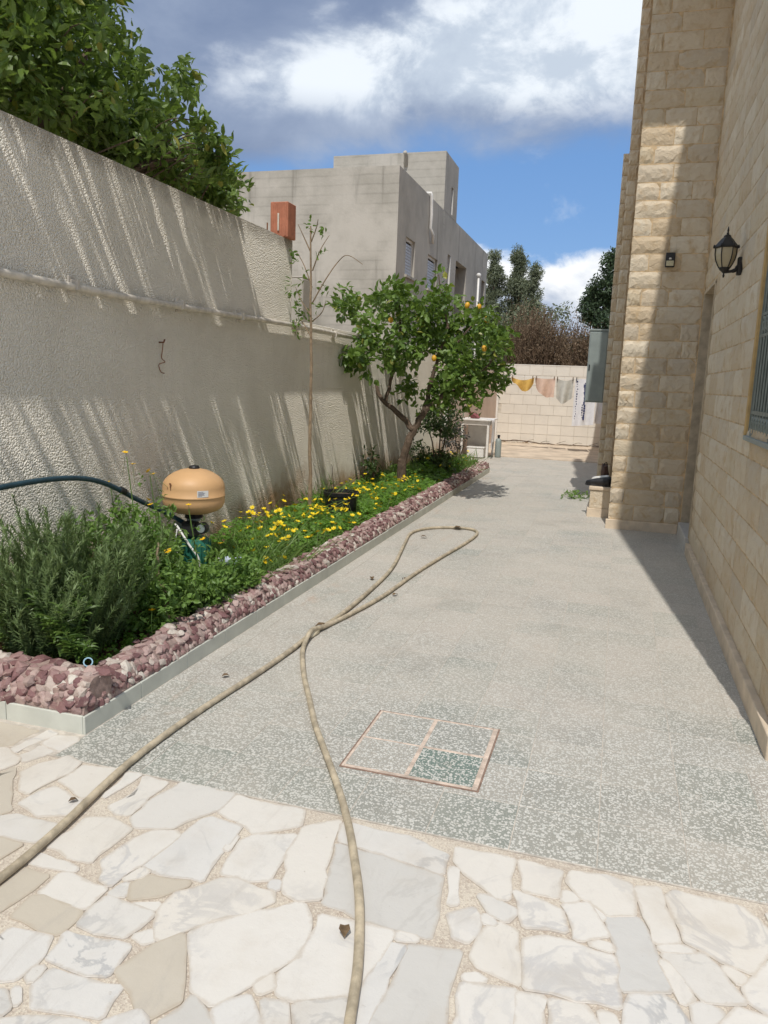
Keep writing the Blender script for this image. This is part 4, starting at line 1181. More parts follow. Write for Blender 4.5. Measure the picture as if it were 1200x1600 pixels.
obj('loggia', join(box(BX - .69, BX - .6, OP[3][0], OP[3][1], OP[3][2] - .2, OP[3][3]), box(BX - .6, BX - .251, OP[3][1] + .001, OP[3][1] + .06, 3, OP[3][3])), M['concrete_dark'], nh)
rv = obj('window', box(BX - .22, BX - .16, OP[4][0], OP[4][1], OP[4][2], OP[4][3]), M['dark_open'], nh)
obj('downpipe', tube([(BX - .1, 20.9, 6.42), (BX + .05, 20.9, 6.42), (BX + .06, 20.92, 6.34), (BX + .06, 21.0, 5.9), (BX + .05, 20.98, 5.55), (BX + .1, 21.1, 5.4), (BX + .06, 21.25, 5.2)], .04, 8), M['white_paint'], nh, smooth=True)
obj('roof', box(-14.9, BX - .26, BY + .23, BE - .31, 5.9, 6.0), M['concrete_dark'], nh)
lp = thing('lamp_pole', (BX + .35, 26.9, 0), 'slim pale pole with a small round top beside the grey house', 'pole')
obj('shaft', tube([(BX + .35, 26.9, -.05), (BX + .35, 26.9, 5.05)], .035, 8), M['white_paint'], lp, smooth=True)
obj('lamp_head', lathe(BX + .35, 26.9, [(.02, 5.02), (.06, 5.06), (.085, 5.12), (.06, 5.17), (.02, 5.19)], 12), M['white_plastic'], lp, smooth=True)

# ================================================================== trees and plants
# ---- orange tree beyond the wall, its crown leaning over the coping
ot = thing('orange_tree', (-4.0, 4.2, 0), 'dense orange tree with glossy leaves leaning over the top of the cream wall', 'tree')
cl = []
for (x, y, z, r) in OVERHANG_CLUMPS:
    for s in (0.93, 1.06, 1.2):
        k = s * random.uniform(.97, 1.03)
        p = CAM + (Vector((x, y, z)) - CAM) * k
        cl.append((p.x, p.y + random.uniform(-.05, .05), p.z - (s - .93) * .25, r * k * random.uniform(.8, 1.0)))
for k in range(26):
    y = random.uniform(1.6, 5.0)
    cl.append((random.uniform(-4.8, -3.45), y, random.uniform(3.0, 4.7), random.uniform(.25, .4)))
for k in range(34):
    y = random.uniform(4.3, 6.2)
    cl.append((random.uniform(-3.75, -3.27), y, 2.86 + .16 * random.random() + max(0, 5.8 - y) * .14, random.uniform(.14, .2)))
for y, z in ((6.0, 3.4), (6.2, 3.25)):
    cl.append((-3.5, y, z, .16))
# keep the body of the crown behind the wall's face; loose sprays lean out over it
cl = [(min(x, -3.09 - r * 1.05), y, z, r) for (x, y, z, r) in cl]
sprays = []; twigs = []
S_ = SUN_DIR / -SUN_DIR.y
def spray(wy, wz, n):
    """a spray of leaves somewhere on the way from the sun to a spot of the wall"""
    t0 = max(.25, (2.90 - wz) / S_.z)
    for _try in range(60):
        t = random.uniform(t0, (5.2 - wz) / S_.z)
        p = Vector((WX, wy, wz)) + S_ * t
        if p.z < (5.2 if p.y < 3.6 else 3.42 - max(0, p.y - 4.7) * .55): break
    else:
        return
    sprays.append((p.x, p.y, p.z, .035 if n else random.uniform(.05, .085)))
    if random.random() < .35:
        twigs.append(limb([(-3.35, p.y + random.uniform(-.2, .2), p.z - .15), ((p.x - 3.3) / 2, p.y, p.z + .02), (p.x, p.y, p.z)], .006, .0025, 4))
for _ in range(40): spray(random.uniform(2.4, 6.35), random.uniform(2.0, 2.72) if _ % 3 else random.uniform(2.3, 2.75), 0)
for _ in range(50): spray(random.uniform(4.0, 6.95), random.uniform(1.35, 2.0), 0)
for _ in range(34): spray(random.uniform(4.2, 6.9), random.uniform(0.15, 1.35), 0)
for _ in range(16): spray(random.uniform(2.6, 4.0), random.uniform(1.85, 2.25), 1)
g1_ = clump_leaves(cl, 215, .085, .043, up=.25, out=.7, flat=.95, yellow=.035)
g2_ = clump_leaves(sprays, 170, .080, .040, up=.2, out=.7, yellow=.05)
geo, rr = join_r([g1_, g2_])
obj('crown', geo, M['lf_orange'], ot, rnd=rr)
trk = [limb([(-4.0, 4.2, -.05), (-4.05, 4.15, .8), (-3.95, 4.2, 1.6), (-3.9, 4.1, 2.3)], .13, .09, 9, .01)]
for e in ((-3.3, 5.6, 3.1), (-3.4, 4.6, 3.6), (-3.2, 3.4, 3.7), (-4.2, 3.2, 3.9), (-4.4, 5.0, 3.6), (-3.15, 5.2, 3.0), (-3.0, 2.6, 3.9), (-3.6, 5.9, 3.3)):
    trk.append(limb([(-3.9, 4.1, 2.28), ((-3.9 + e[0]) / 2, (4.1 + e[1]) / 2, (2.3 + e[2]) / 2 + .1), e], .06, .015, 6, .02))
obj('trunk', join(*trk), M['bark'], ot)
for g in twigs: obj('twig', g, M['bark'], ot)

# ---- lemon tree in the bed
lt = thing('lemon_tree', (-2.59, 9.43, .1), 'round lemon tree with a leaning trunk and a few ripe fruits in the flower bed', 'tree')
tl = [limb([(-2.58, 9.43, .05), (-2.58, 9.43, .28), (-2.585, 9.43, .5)], .072, .052, 10, .004),
      limb([(-2.585, 9.43, .46), (-2.52, 9.45, .72), (-2.42, 9.5, .95), (-2.32, 9.52, 1.15)], .053, .038, 9, .006),
      limb([(-2.34, 9.52, 1.12), (-2.15, 9.55, 1.3), (-1.9, 9.55, 1.42), (-1.7, 9.6, 1.62)], .038, .018, 7, .006),
      limb([(-2.34, 9.52, 1.12), (-2.3, 9.6, 1.45), (-2.2, 9.6, 1.8), (-2.1, 9.6, 2.2)], .036, .014, 7, .008),
      limb([(-2.46, 9.47, .88), (-2.7, 9.5, 1.1), (-2.9, 9.5, 1.25), (-3.05, 9.55, 1.55)], .042, .02, 7, .006),
      limb([(-3.03, 9.55, 1.5), (-3.1, 9.6, 1.8), (-3.2, 9.6, 2.2)], .02, .01, 6, .006),
      limb([(-2.85, 9.5, 1.22), (-2.8, 9.62, 1.6), (-2.72, 9.6, 2.1), (-2.75, 9.6, 2.45)], .026, .01, 6, .006),
      limb([(-1.75, 9.6, 1.56), (-1.55, 9.6, 1.75), (-1.5, 9.6, 2.0)], .016, .008, 6),
      limb([(-2.1, 9.6, 2.15), (-2.2, 9.6, 2.5), (-2.26, 9.6, 2.8)], .014, .006, 5),
      limb([(-2.15, 9.56, 1.7), (-1.95, 9.55, 2.0), (-1.8, 9.6, 2.2)], .016, .008, 5)]
obj('trunk', join(*tl), M['bark'], lt)
cl = []
for (x, y, z, r) in LEMON_CLUMPS + [(-3.3, 9.55, 2.3, .16), (-3.25, 9.6, 1.95, .17), (-2.75, 9.5, 1.75, .26)]:
    for k in range(3 if r > .2 else 1):
        s = 1 + random.uniform(-.055, .055)
        p = CAM + (Vector((x, y, z)) - CAM) * s
        if p.x < -2.95 and p.z < 2.2: p = CAM + (p - CAM) * (-2.86 / p.x)
        cl.append((p.x, p.y, p.z, r * random.uniform(.7, .95)))
geo, rr = clump_leaves(cl, 112, .10, .058, up=.1, out=.6, yellow=.02)
obj('crown', geo, M['lf_lemon'], lt, rnd=rr)
fr_me = mesh_data('lemon_fruit', *lathe(0, 0, [(.004, -.040), (.016, -.034), (.028, -.018), (.031, 0), (.028, .018), (.016, .033), (.005, .039)], 12), M['lemon'], smooth=True)
for p in LEMONS:
    d = CAM + (Vector(p) - CAM) * (1.0 + .008 * (int(p[0] * 100) % 3))
    place('lemon_fruit', fr_me, lt, d, (random.uniform(-.3, .3), random.uniform(-.3, .3), 0))

# ---- thin sapling
sp = thing('young_sapling', (-2.73, 6.7, .12), 'thin bare stemmed sapling with a few sprays of small leaves at its top', 'tree')
st = [limb([(-2.73, 6.7, .05), (-2.735, 6.7, .8), (-2.745, 6.7, 1.6), (-2.76, 6.7, 2.3), (-2.775, 6.7, 2.83)], .021, .007, 8, .003)]
tw = [((-2.755, 2.15), (-2.62, 2.35), (-2.52, 2.52), (-2.40, 2.57), (-2.28, 2.5)), ((-2.76, 2.3), (-2.85, 2.5), (-2.92, 2.62)), ((-2.765, 2.45), (-2.68, 2.62), (-2.60, 2.75)), ((-2.77, 2.6), (-2.84, 2.75), (-2.88, 2.84)), ((-2.775, 2.7), (-2.72, 2.82), (-2.69, 2.88)), ((-2.75, 2.0), (-2.66, 2.08), (-2.6, 2.17)), ((-2.75, 2.05), (-2.84, 2.18), (-2.9, 2.3)), ((-2.745, 1.85), (-2.82, 1.98), (-2.88, 2.02))]
P = []; D = []
for t in tw:
    st.append(limb([(x, 6.7 + random.uniform(-.04, .04), z) for x, z in t], .007, .0025, 5))
obj('trunk', join(*st), M['bark_pale'], sp)
cl = [(-2.92, 6.7, 2.55, .09), (-2.9, 6.68, 2.3, .11), (-2.86, 6.72, 2.1, .12), (-2.92, 6.7, 2.0, .09), (-2.83, 6.68, 2.38, .08), (-2.69, 6.7, 2.6, .06), (-2.62, 6.72, 2.3, .06), (-2.78, 6.7, 2.84, .05), (-2.66, 6.7, 2.78, .04), (-2.87, 6.7, 1.92, .07), (-2.7, 6.7, 2.15, .06)]
geo, rr = clump_leaves(cl, 210, .055, .026, up=.2, out=.8, shoot=5)
obj('crown', geo, M['lf_lemon'], sp, rnd=rr)

# ---- rosemary
ro = thing('rosemary_bush', (-2.5, 3.1, .1), 'big rosemary bush with upright needle covered shoots at the near end of the bed', 'bush')
P = []; D = []; N = []; R = []; stems = []
for k in range(340):
    a = random.uniform(0, 2 * math.pi); rad = math.sqrt(random.random())
    bx_, by_ = -2.55 + .22 * rad * math.cos(a), 3.08 + .28 * rad * math.sin(a)
    ln = random.uniform(.28, .76) * (1.06 - .30 * rad)
    lean = Vector((math.cos(a) * rad * .42 + random.gauss(0, .19), math.sin(a) * rad * .42 + random.gauss(0, .19), 1.0)).normalized()
    bend = Vector((random.gauss(0, .2), random.gauss(0, .2), .04))
    pts = []
    for i in range(9):
        t = i / 8
        p = Vector((bx_, by_, .12)) + lean * ln * t + bend * t * t * ln
        p.x = max(p.x, -2.97)
        p.x = min(p.x, -2.16)
        p.y = max(p.y, 2.66)
        pts.append(p)
    stems.append(tube([p[:] for p in pts[::2]], [.004, .0035, .003, .002, .001], 4))
    m = int(190 * ln / .6)
    tone = random.random()
    for j in range(m):
        t = .12 + .88 * (j + random.random()) / m
        i = min(int(t * 8), 7)
        base_ = pts[i].lerp(pts[i + 1], t * 8 - i)
        ax = (pts[i + 1] - pts[i]).normalized()
        an = random.uniform(0, 6.283)
        s1 = ax.orthogonal().normalized(); s2 = ax.cross(s1)
        o_ = s1 * math.cos(an) + s2 * math.sin(an)
        P.append(base_[:]); D.append((o_ * .85 + ax * (.35 + .6 * t))[:]); N.append((o_.cross(ax) + ax * .3)[:])
        R.append(min(.96, max(0, .30 * tone + .45 * random.random() + .25 * (t - .3))))
P = np.array(P); D = np.array(D); N = np.array(N)
geo, rr = leaves(P, D, np.cross(D, N), RNG.uniform(.026, .044, len(P)), RNG.uniform(.0052, .0078, len(P)), (NEEDLE_V, NEEDLE_F), np.array(R))
obj('foliage', geo, M['lf_rosemary'], ro, rnd=rr)
obj('stems', join(*stems), M['stem'], ro)
obj('dry_branch', limb([(-2.2, 3.42, .12), (-2.26, 3.52, .26), (-2.36, 3.6, .42), (-2.4, 3.66, .55)], .014, .006, 6, .006), M['bark_pale'], ro)

# ---- lance-leaved plants low in front of the rosemary
def lance_plant(x, y, z, h, n, label):
    t = thing('leafy_plant', (x, y, z), label, 'plant', None)
    P = []; D = []; N = []; R = []; ss = []
    for k in range(n):
        a = random.uniform(0, 6.283); l = h * random.uniform(.55, 1)
        top = Vector((x + math.cos(a) * l * .42, y + math.sin(a) * l * .42, z + l))
        ss.append(limb([(x + .2 * (top.x - x), y + .2 * (top.y - y), z), ((x + top.x) / 2 * 1, (y + top.y) / 2, z + l * .55), top[:]], .005, .002, 4))
        for j in range(26):
            u = .25 + .75 * j / 25
            b = Vector((x, y, z)).lerp(top, u)
            an = j * 2.4 + random.random()
            d = Vector((math.cos(an), math.sin(an), random.uniform(.1, .7)))
            P.append(b[:]); D.append(d[:]); N.append((random.gauss(0, .25), random.gauss(0, .25), 1)); R.append(random.random() * .75 + .2 * u)
    geo, rr = leaves(np.array(P), np.array(D), np.array(N), RNG.uniform(.04, .075, len(P)), RNG.uniform(.012, .019, len(P)), R=np.clip(R, 0, .96))
    obj('foliage', geo, M['lf_lance'], t, rnd=rr)
    obj('stems', join(*ss), M['stem'], t)
lance_plant(-2.32, 2.79, .2, .34, 12, 'bright lance leaved plant at the kerb in front of the rosemary')
lance_plant(-2.22, 2.76, .18, .17, 9, 'low tuft of lance leaves beside the blue pipe end')
lance_plant(-2.62, 2.78, .2, .22, 10, 'lance leaved plant by the scrap of white plastic')

# ---- crown daisies in front of the pump
def petals(mat, n=6, r=.0115):
    V = [(0, 0, -.002)]; F = []
    for k in range(n):
        a = 2 * math.pi * k / n; w_ = math.pi / n * .92
        i = len(V)
        V += [(r * .7 * math.cos(a - w_), r * .7 * math.sin(a - w_), .003), (r * math.cos(a - w_ * .45), r * math.sin(a - w_ * .45), .005), (r * math.cos(a + w_ * .45), r * math.sin(a + w_ * .45), .005), (r * .7 * math.cos(a + w_), r * .7 * math.sin(a + w_), .003)]
        F.append((0, i, i + 1, i + 2, i + 3))
    return np.array(V), F
def flower_mesh(mat, r, stem):
    a, fa = petals(mat, 6, r)
    c_, fc = lathe(0, 0, [(r * .28, -.001), (r * .22, r * .22), (r * .05, r * .26)], 6)
    s_, fs = tube([(0, 0, 0), (.006, .004, -stem * .5), (.0, .01, -stem)], .0013, 4)
    V, F = join((a, fa), (c_, fc), (s_, fs))
    return mesh_data('flower', V, F, [mat, M['petal_orange'], M['stem']], midx=[0] * len(fa) + [1] * len(fc) + [2] * len(fs))
OX_ME = [flower_mesh(M['petal'], r, .15) for r in (.0135, .0155, .0175)]
DA_ME = [flower_mesh(M['petal_orange'], r, .16) for r in (.019, .022)]

dz = thing('crown_daisy_bush', (-2.45, 3.95, .1), 'loose green crown daisy plant with divided leaves between rosemary and pump', 'bush')
cl = []
for k in range(95):
    x = random.uniform(-2.88, -2.14); y = random.uniform(3.3, 4.45)
    hmax = .62 - .26 * max(0, (x + 2.6) / .45) + random.uniform(-.06, .1)
    if y > 4.0: hmax *= .62
    for j in range(3):
        xx_ = x + random.uniform(-.05, .05); zz_ = .17 + max(.03, hmax - .1) * (j + random.random()) / 3
        ts_ = y / 4.5
        if abs(xx_ + 2.66 * ts_) < .14 and zz_ > 1.5 - 1.30 * ts_ - .03: continue      # the pump shows past the plant
        cl.append((xx_, y, zz_, random.uniform(.06, .1)))
ss = []; sprays = []
for (x, y, z) in ((-2.82, 3.98, .98), (-2.74, 4.1, .86), (-2.62, 3.9, .72), (-2.3, 3.6, .5), (-2.88, 3.9, .8), (-2.5, 4.15, .66)):
    ss.append(limb([(x + .08, y + .02, .15), (x + .05, y, z * .6), (x, y, z)], .006, .0025, 5))
    sprays += [(x + .02 * k, y, z * (.4 + .11 * k), .05) for k in range(5)]
geo, rr = join_r([clump_leaves(cl, 560, .042, .022, up=.35, out=.7, shoot=6), clump_leaves(sprays, 420, .034, .012, up=.4, shoot=5)])
obj('foliage', geo, M['lf_daisy'], dz, rnd=rr)
for g in ss: obj('stem', g, M['stem'], dz)
daisy_spots = [(-2.83, 3.98, 1.0), (-2.79, 4.0, .93), (-2.75, 4.1, .88), (-2.73, 4.12, .86), (-2.9, 3.9, .82), (-2.62, 3.9, .74), (-2.605, 3.9, .71), (-2.3, 3.6, .52), (-2.5, 4.15, .68), (-2.43, 4.2, .46), (-2.2, 3.9, .3), (-2.36, 4.3, .42), (-2.24, 3.35, .26)]
daisy_where = ['topmost on the tall stem left of the tank', 'second from the top on the tall stem', 'upper of the pair beside the dome of the tank', 'lower of the pair beside the dome of the tank', 'alone above the bend of the teal hose', 'upper of the pair where the teal hose meets the pump', 'lower of the pair where the teal hose meets the pump', 'alone in the middle of the leafy plant', 'just below the belly of the tank', 'beside the white hose at the green pump', 'low among leaves above the maroon kerb', 'in front of the green pump motor', 'lowest, on bare soil by the rosemary']
for i, (x, y, z) in enumerate(daisy_spots):
    o = place('daisy_flower', DA_ME[i % 2], None, (x, y, z + .005), (random.uniform(.1, .9), random.uniform(-.5, .3), random.uniform(0, 6)))
    tag(o, 'orange yellow daisy flower, ' + daisy_where[i], 'flower', 'daisy flowers near the pump')

# ---- wood sorrel carpet with yellow flowers, grasses
def scatter_bed(n, y0, y1, x0=-2.96, x1=-2.17):
    return np.stack([RNG.uniform(x0, x1, n), RNG.uniform(y0, y1, n)], 1)
parts = []
def carpet(n, y0, y1, hmin, hmax, size):
    xy = scatter_bed(n, y0, y1)
    patch = .5 + .5 * np.sin(xy[:, 0] * 9 + 1.7 * np.sin(xy[:, 1] * 2.3)) * np.sin(xy[:, 1] * 4.1)
    pot_ = (np.abs(xy[:, 0] + 2.6 - (xy[:, 1] - 7.2) * -.36) < .2) & (xy[:, 1] > 6.8) & (xy[:, 1] < 7.55)
    pump_ = (np.abs(xy[:, 0] + 2.62) < .2) & (xy[:, 1] < 4.75)
    edge = np.clip((-2.14 - xy[:, 0]) / .18, .35, 1) * np.where(pot_, .3, 1) * np.where(pump_, .3, 1)
    h = (hmin + (hmax - hmin) * RNG.random(n) ** .8 * (.55 + .45 * patch)) * edge
    z = soil_z(xy[:, 0], xy[:, 1]) + h
    c = np.column_stack([xy, z])
    nor = unit(np.column_stack([RNG.normal(0, .38, n), RNG.normal(-.12, .38, n), np.ones(n)]))
    a0 = RNG.uniform(0, 6.28, n)
    tone = np.clip(RNG.random(n) * .75 + .2 * patch, 0, .96)
    s1 = unit(np.cross(nor, np.array((0.3, 1, 0.1)))); s2 = np.cross(nor, s1)
    for k in range(3):
        an = (a0 + k * 2.0944)[:, None]
        d = s1 * np.cos(an) + s2 * np.sin(an) - nor * .15
        sz = size * RNG.uniform(.75, 1.3, n)
        parts.append(leaves(c, d, nor, sz, sz * 1.05, (np.array([(0, 0, 0), (.6, -.5, .05), (1.0, -.22, 0), (.88, 0, -.08), (1.0, .22, 0), (.6, .5, .05)]), [np.array([(0, 1, 2, 3), (0, 3, 4, 5)])]), tone))
carpet(8500, 4.45, 9.6, .02, .20, .021)
carpet(3500, 9.6, 12.9, .02, .20, .026)
carpet(1400, 2.8, 4.5, .01, .08, .018)
geo, rr = join_r(parts)
tag(obj('ground_cover', geo, M['lf_oxalis'], rnd=rr), kind='stuff')

def grass_patch(name, n, cx, cy, rx, ry, h0, h1, width, lean=.35):
    xy = np.stack([cx + rx * RNG.normal(0, .5, n), cy + ry * RNG.normal(0, .5, n)], 1)
    xy[:, 0] = np.clip(xy[:, 0], -2.97, -2.14)
    base_ = np.column_stack([xy, soil_z(xy[:, 0], xy[:, 1])])
    h = RNG.uniform(h0, h1, n)
    d = unit(np.column_stack([RNG.normal(.05, lean, n), RNG.normal(0, lean, n), np.ones(n)]))
    V = []; 
    side = unit(np.cross(d, RNG.normal(size=(n, 3))))
    dr_ = np.column_stack([d[:, 0] * 1.2, d[:, 1] * 1.2, -np.abs(RNG.normal(.25, .25, n))])
    rows = []
    for i, t in enumerate((0, .35, .7, 1.0)):
        p = base_ + d * (h * t)[:, None] + dr_ * (h * t * t * .55)[:, None]
        w_ = width * (1, .95, .65, .06)[i] * .5
        rows.append(p - side * w_); rows.append(p + side * w_)
    V = np.stack(rows, 1)
    f = np.array([(0, 1, 3, 2), (2, 3, 5, 4), (4, 5, 7, 6)])
    F = (f[None] + (np.arange(n) * 8)[:, None, None]).reshape(-1, 4)
    return (V.reshape(-1, 3), [F]), np.repeat(np.clip(RNG.random(n), 0, .96), 8)
gp = [grass_patch('g', 520, -2.40, 4.95, .25, .5, .16, .42, .008), grass_patch('g', 160, -2.86, 7.4, .12, .35, .2, .5, .009), grass_patch('g', 240, -2.4, 5.6, .3, .7, .1, .26, .006),
      grass_patch('g', 260, -2.35, 12.0, .3, .7, .18, .42, .010), grass_patch('g', 150, -2.5, 8.3, .35, .8, .12, .26, .006), grass_patch('g', 110, -2.26, 4.62, .1, .25, .1, .24, .007, .7), grass_patch('g', 120, -2.8, 9.9, .2, .4, .15, .4, .01)]
geo, rr = join_r(gp)
tag(obj('grass', geo, M['lf_grass'], rnd=rr), kind='stuff')

k = 0
for i in range(370):
    if i < 150:
        y = random.gauss(7.3, .95); x = random.gauss(-2.5, .20)
    elif i < 250:
        y = random.gauss(5.5, .5); x = random.gauss(-2.42, .20)
    elif i < 310:
        y = random.uniform(6.0, 9.3); x = random.uniform(-2.9, -2.2)
    elif i < 326:
        y = random.uniform(4.6, 6.0); x = random.uniform(-2.95, -2.6)
    else:
        y = random.uniform(11.0, 12.8); x = random.uniform(-2.85, -2.2)
    if not (-2.94 < x < -2.17 and 4.5 < y < 12.9): continue
    z = float(soil_z(x, y)) + random.uniform(.15, .27) * (1 if x < -2.3 else .75)
    if (x + 2.64) ** 2 + (y - 7.33) ** 2 < .2 ** 2: continue
    if abs(x + 2.62) < .16 and 6.95 < y < 7.35: z = float(soil_z(x, y)) + .1
    far = y > 10
    o = place('sorrel_flower', OX_ME[k % 3], None, (x, y, z), (random.uniform(-.2, .9), random.uniform(-.5, .5), random.uniform(0, 6)), (random.uniform(1.1, 1.6),) * 3)
    if far: tag(o, 'pale yellow flower at the far end of the bed near the white table', 'flower', 'yellow flowers at the far end of the bed')
    else: tag(o, 'small yellow wood sorrel flower in the green carpet along the kerb', 'flower', 'wood sorrel flowers in the bed')
    k += 1

# ---- shrubs behind the lemon tree
def shrub(name, label, clumps, per, leaf, wd, mat, base, stems):
    t = thing(name, base, label, 'bush')
    g, r_ = clump_leaves(clumps, per, leaf, wd, up=.3, shoot=6)
    obj('foliage', g, mat, t, rnd=r_)
    obj('stem', join(*[limb([base, ((base[0] + e[0]) / 2 + .03, (base[1] + e[1]) / 2, (base[2] + e[2]) / 2), e], .016, .006, 6, .006) for e in stems]), M['bark'], t)
cl = [(-2.58 + random.gauss(0, .17), 11.2 + random.gauss(0, .25), .3 + .95 * random.random(), random.uniform(.1, .2)) for _ in range(20)]
cl += [(-2.35, 11.3, 1.25, .13), (-2.3, 11.3, 1.05, .15), (-2.75, 11.2, .9, .2), (-2.45, 11.2, .3, .2), (-2.7, 11.1, .3, .22)]
shrub('green_shrub', 'upright dark green shrub growing behind the lemon tree trunk', cl, 260, .07, .032, M['lf_dark'], (-2.55, 11.2, .1), [(-2.5, 11.2, 1.1), (-2.35, 11.3, 1.2), (-2.7, 11.2, .9)])
cl = [(-2.46 + random.gauss(0, .10), 12.3 + random.gauss(0, .12), .62 + random.gauss(0, .12), random.uniform(.08, .13)) for _ in range(11)]
shrub('dusky_shrub', 'dark dusky leaved bush in front of the white table', cl, 330, .05, .026, M['lf_purple'], (-2.46, 12.3, .1), [(-2.4, 12.3, .62), (-2.5, 12.3, .7), (-2.34, 12.3, .56)])
cl = [(-2.86, 6.95 + random.gauss(0, .1), .22 + .14 * random.random(), .07) for _ in range(5)] + [(-2.83, 8.95 + random.gauss(0, .15), .25 + .35 * random.random(), .1) for _ in range(9)]
cl = cl[5:]
shrub('wall_shrub', 'small leafy shrub against the wall just left of the lemon trunk', cl, 260, .06, .03, M['lf_dark'], (-2.84, 8.95, .15), [(-2.83, 8.95, .55), (-2.86, 9.05, .4)])

# ---- half-buried black pot with a dead stem
pt = thing('plant_pot', (-2.64, 7.33, .1), 'black plastic plant pot standing among the yellow flowers', 'plant pot')
obj('pot_body', lathe(-2.64, 7.33, [(.14, .07), (.16, .2), (.17, .315), (.18, .318), (.184, .35), (.17, .352), (.158, .30)], 22), M['black'], pt, smooth=False)
obj('earth', lathe(-2.64, 7.33, [(.157, .29), (.15, .315), (.05, .322)], 14), M['soil'], pt)
obj('stem', limb([(-2.72, 7.33, .3), (-2.735, 7.34, .45), (-2.75, 7.32, .62)], .007, .003, 5, .003), M['bark'], pt)
g, r_ = clump_leaves([(-2.56, 7.33, .38, .05), (-2.74, 7.34, .45, .04)], 300, .03, .015, shoot=5)
obj('foliage', g, M['lf_daisy'], pt, rnd=r_)
sb = thing('pipe_stub', (-2.93, 9.1, .1), 'short white plastic pipe standing upright in the bed by the wall', 'pipe')
obj('tube_wall', tube([(-2.93, 9.1, .1), (-2.93, 9.1, .52)], .018, 10), M['white_plastic'], sb, smooth=True)
obj('rim', tube([(-2.93, 9.1, .5), (-2.93, 9.1, .53)], .022, 10), M['white_plastic'], sb, smooth=True)
bp = thing('pipe_end', (-2.13, 2.72, .2), 'cut end of a pale blue pipe poking out over the kerb stones', 'pipe')
d0 = Vector((-2.13, 2.70, .205)); 
ring_o = tube([(-2.12, 2.685, .235), (-2.27, 2.875, .145)], .021, 14, False); ring_i = tube([(-2.12, 2.685, .235), (-2.27, 2.875, .145)], .0155, 14, False)
V, F = join(ring_o, (ring_i[0], [tuple(reversed(f)) for f in ring_i[1]]))
nr = 14
F = F + [(k, (k + 1) % nr, len(ring_o[0]) + (k + 1) % nr, len(ring_o[0]) + k) for k in range(nr)]
obj('tube_wall', (V, F), simple('pale blue pipe', (0.33, 0.52, 0.62), 0.4, var=.08), bp)
bag_v, bag_f = None, None
bm = bmesh.new()
for _ in range(26): bm.verts.new((-2.76 + random.gauss(0, .045), 2.72 + random.gauss(0, .03), .27 + random.gauss(0, .03)))
bmesh.ops.convex_hull(bm, input=bm.verts)
for v in [v for v in bm.verts if not v.link_faces]: bm.verts.remove(v)
pb = obj('plastic_scrap', from_bm(bm), M['white_plastic'])
tag(pb, 'crumpled scrap of whitish plastic on the kerb beside the rosemary', 'plastic scrap')

# ---- trees beyond
def far_tree(name, label, base, h, clumps, per, leaf, wd, mat, trunk_r, bark='bark', limbs=6):
    t = thing(name, base, label, 'tree')
    g, r_ = clump_leaves(clumps, per, leaf, wd, up=.0, out=.5, tmpl=(LEAF4_V, LEAF4_F), shoot=5)
    obj('crown', g, mat, t, rnd=r_)
    tb = [limb([base, (base[0] + .1, base[1], h * .3), (base[0] - .05, base[1], h * .6), (base[0], base[1], h * .93)], trunk_r, trunk_r * .2, 7, .05)]
    for k in range(limbs):
        c_ = clumps[int(k * len(clumps) / limbs)]
        z0 = max(.3, min(h * .6, c_[2] * .6))
        tb.append(limb([(base[0], base[1], z0), ((base[0] + c_[0]) / 2, (base[1] + c_[1]) / 2, (z0 + c_[2]) / 2 + .1), (c_[0], c_[1], c_[2])], trunk_r * .4, .02, 5, .03))
    obj('trunk', join(*tb), M[bark], t)
def tree_clumps(x, y, z0, z1, w_, n, taper=.7):
    out = []
    for _ in range(n):
        t = random.random()
        rr_ = w_ * (1 - taper * t) * math.sqrt(random.random())
        a = random.uniform(0, 6.28)
        out.append((x + rr_ * math.cos(a), y + rr_ * math.sin(a) * .8, z0 + (z1 - z0) * t, random.uniform(.26, .58) * (1.15 - .55 * t)))
    return out
far_tree('gum_tree', 'tall grey green gum tree rising right behind the grey house', (-6.85, 42, -.05), 8.3, tree_clumps(-6.85, 42, 2.2, 8.2, 1.0, 60, .8), 210, .18, .05, M['lf_euca'], .16, 'bark_pale')
far_tree('gum_tree', 'tallest feathery gum tree in the middle of the row beyond the yard', (-5.55, 43, -.05), 8.2, tree_clumps(-5.75, 43, 2.4, 8.6, 1.1, 66, .85) + tree_clumps(-6.1, 42.6, 2.2, 6.9, .5, 20, .5) + tree_clumps(-5.0, 42, 2.2, 6.2, .5, 16, .5), 210, .18, .05, M['lf_euca'], .16, 'bark_pale')
far_tree('gum_tree', 'shorter slender gum tree at the right of the row', (-4.6, 41, -.05), 6.9, tree_clumps(-4.6, 41, 2.4, 7.5, .95, 46, .9), 210, .18, .05, M['lf_euca'], .13, 'bark_pale')
far_tree('evergreen_tree', 'dark dense evergreen tree half hidden by the edge of the stone house', (-.72, 30, -.05), 6.7, tree_clumps(-.72, 30, 1.9, 5.3, .95, 44, .35) + tree_clumps(-.5, 30, 4.6, 6.4, .5, 14, .6), 150, .15, .06, M['lf_bay'], .15)
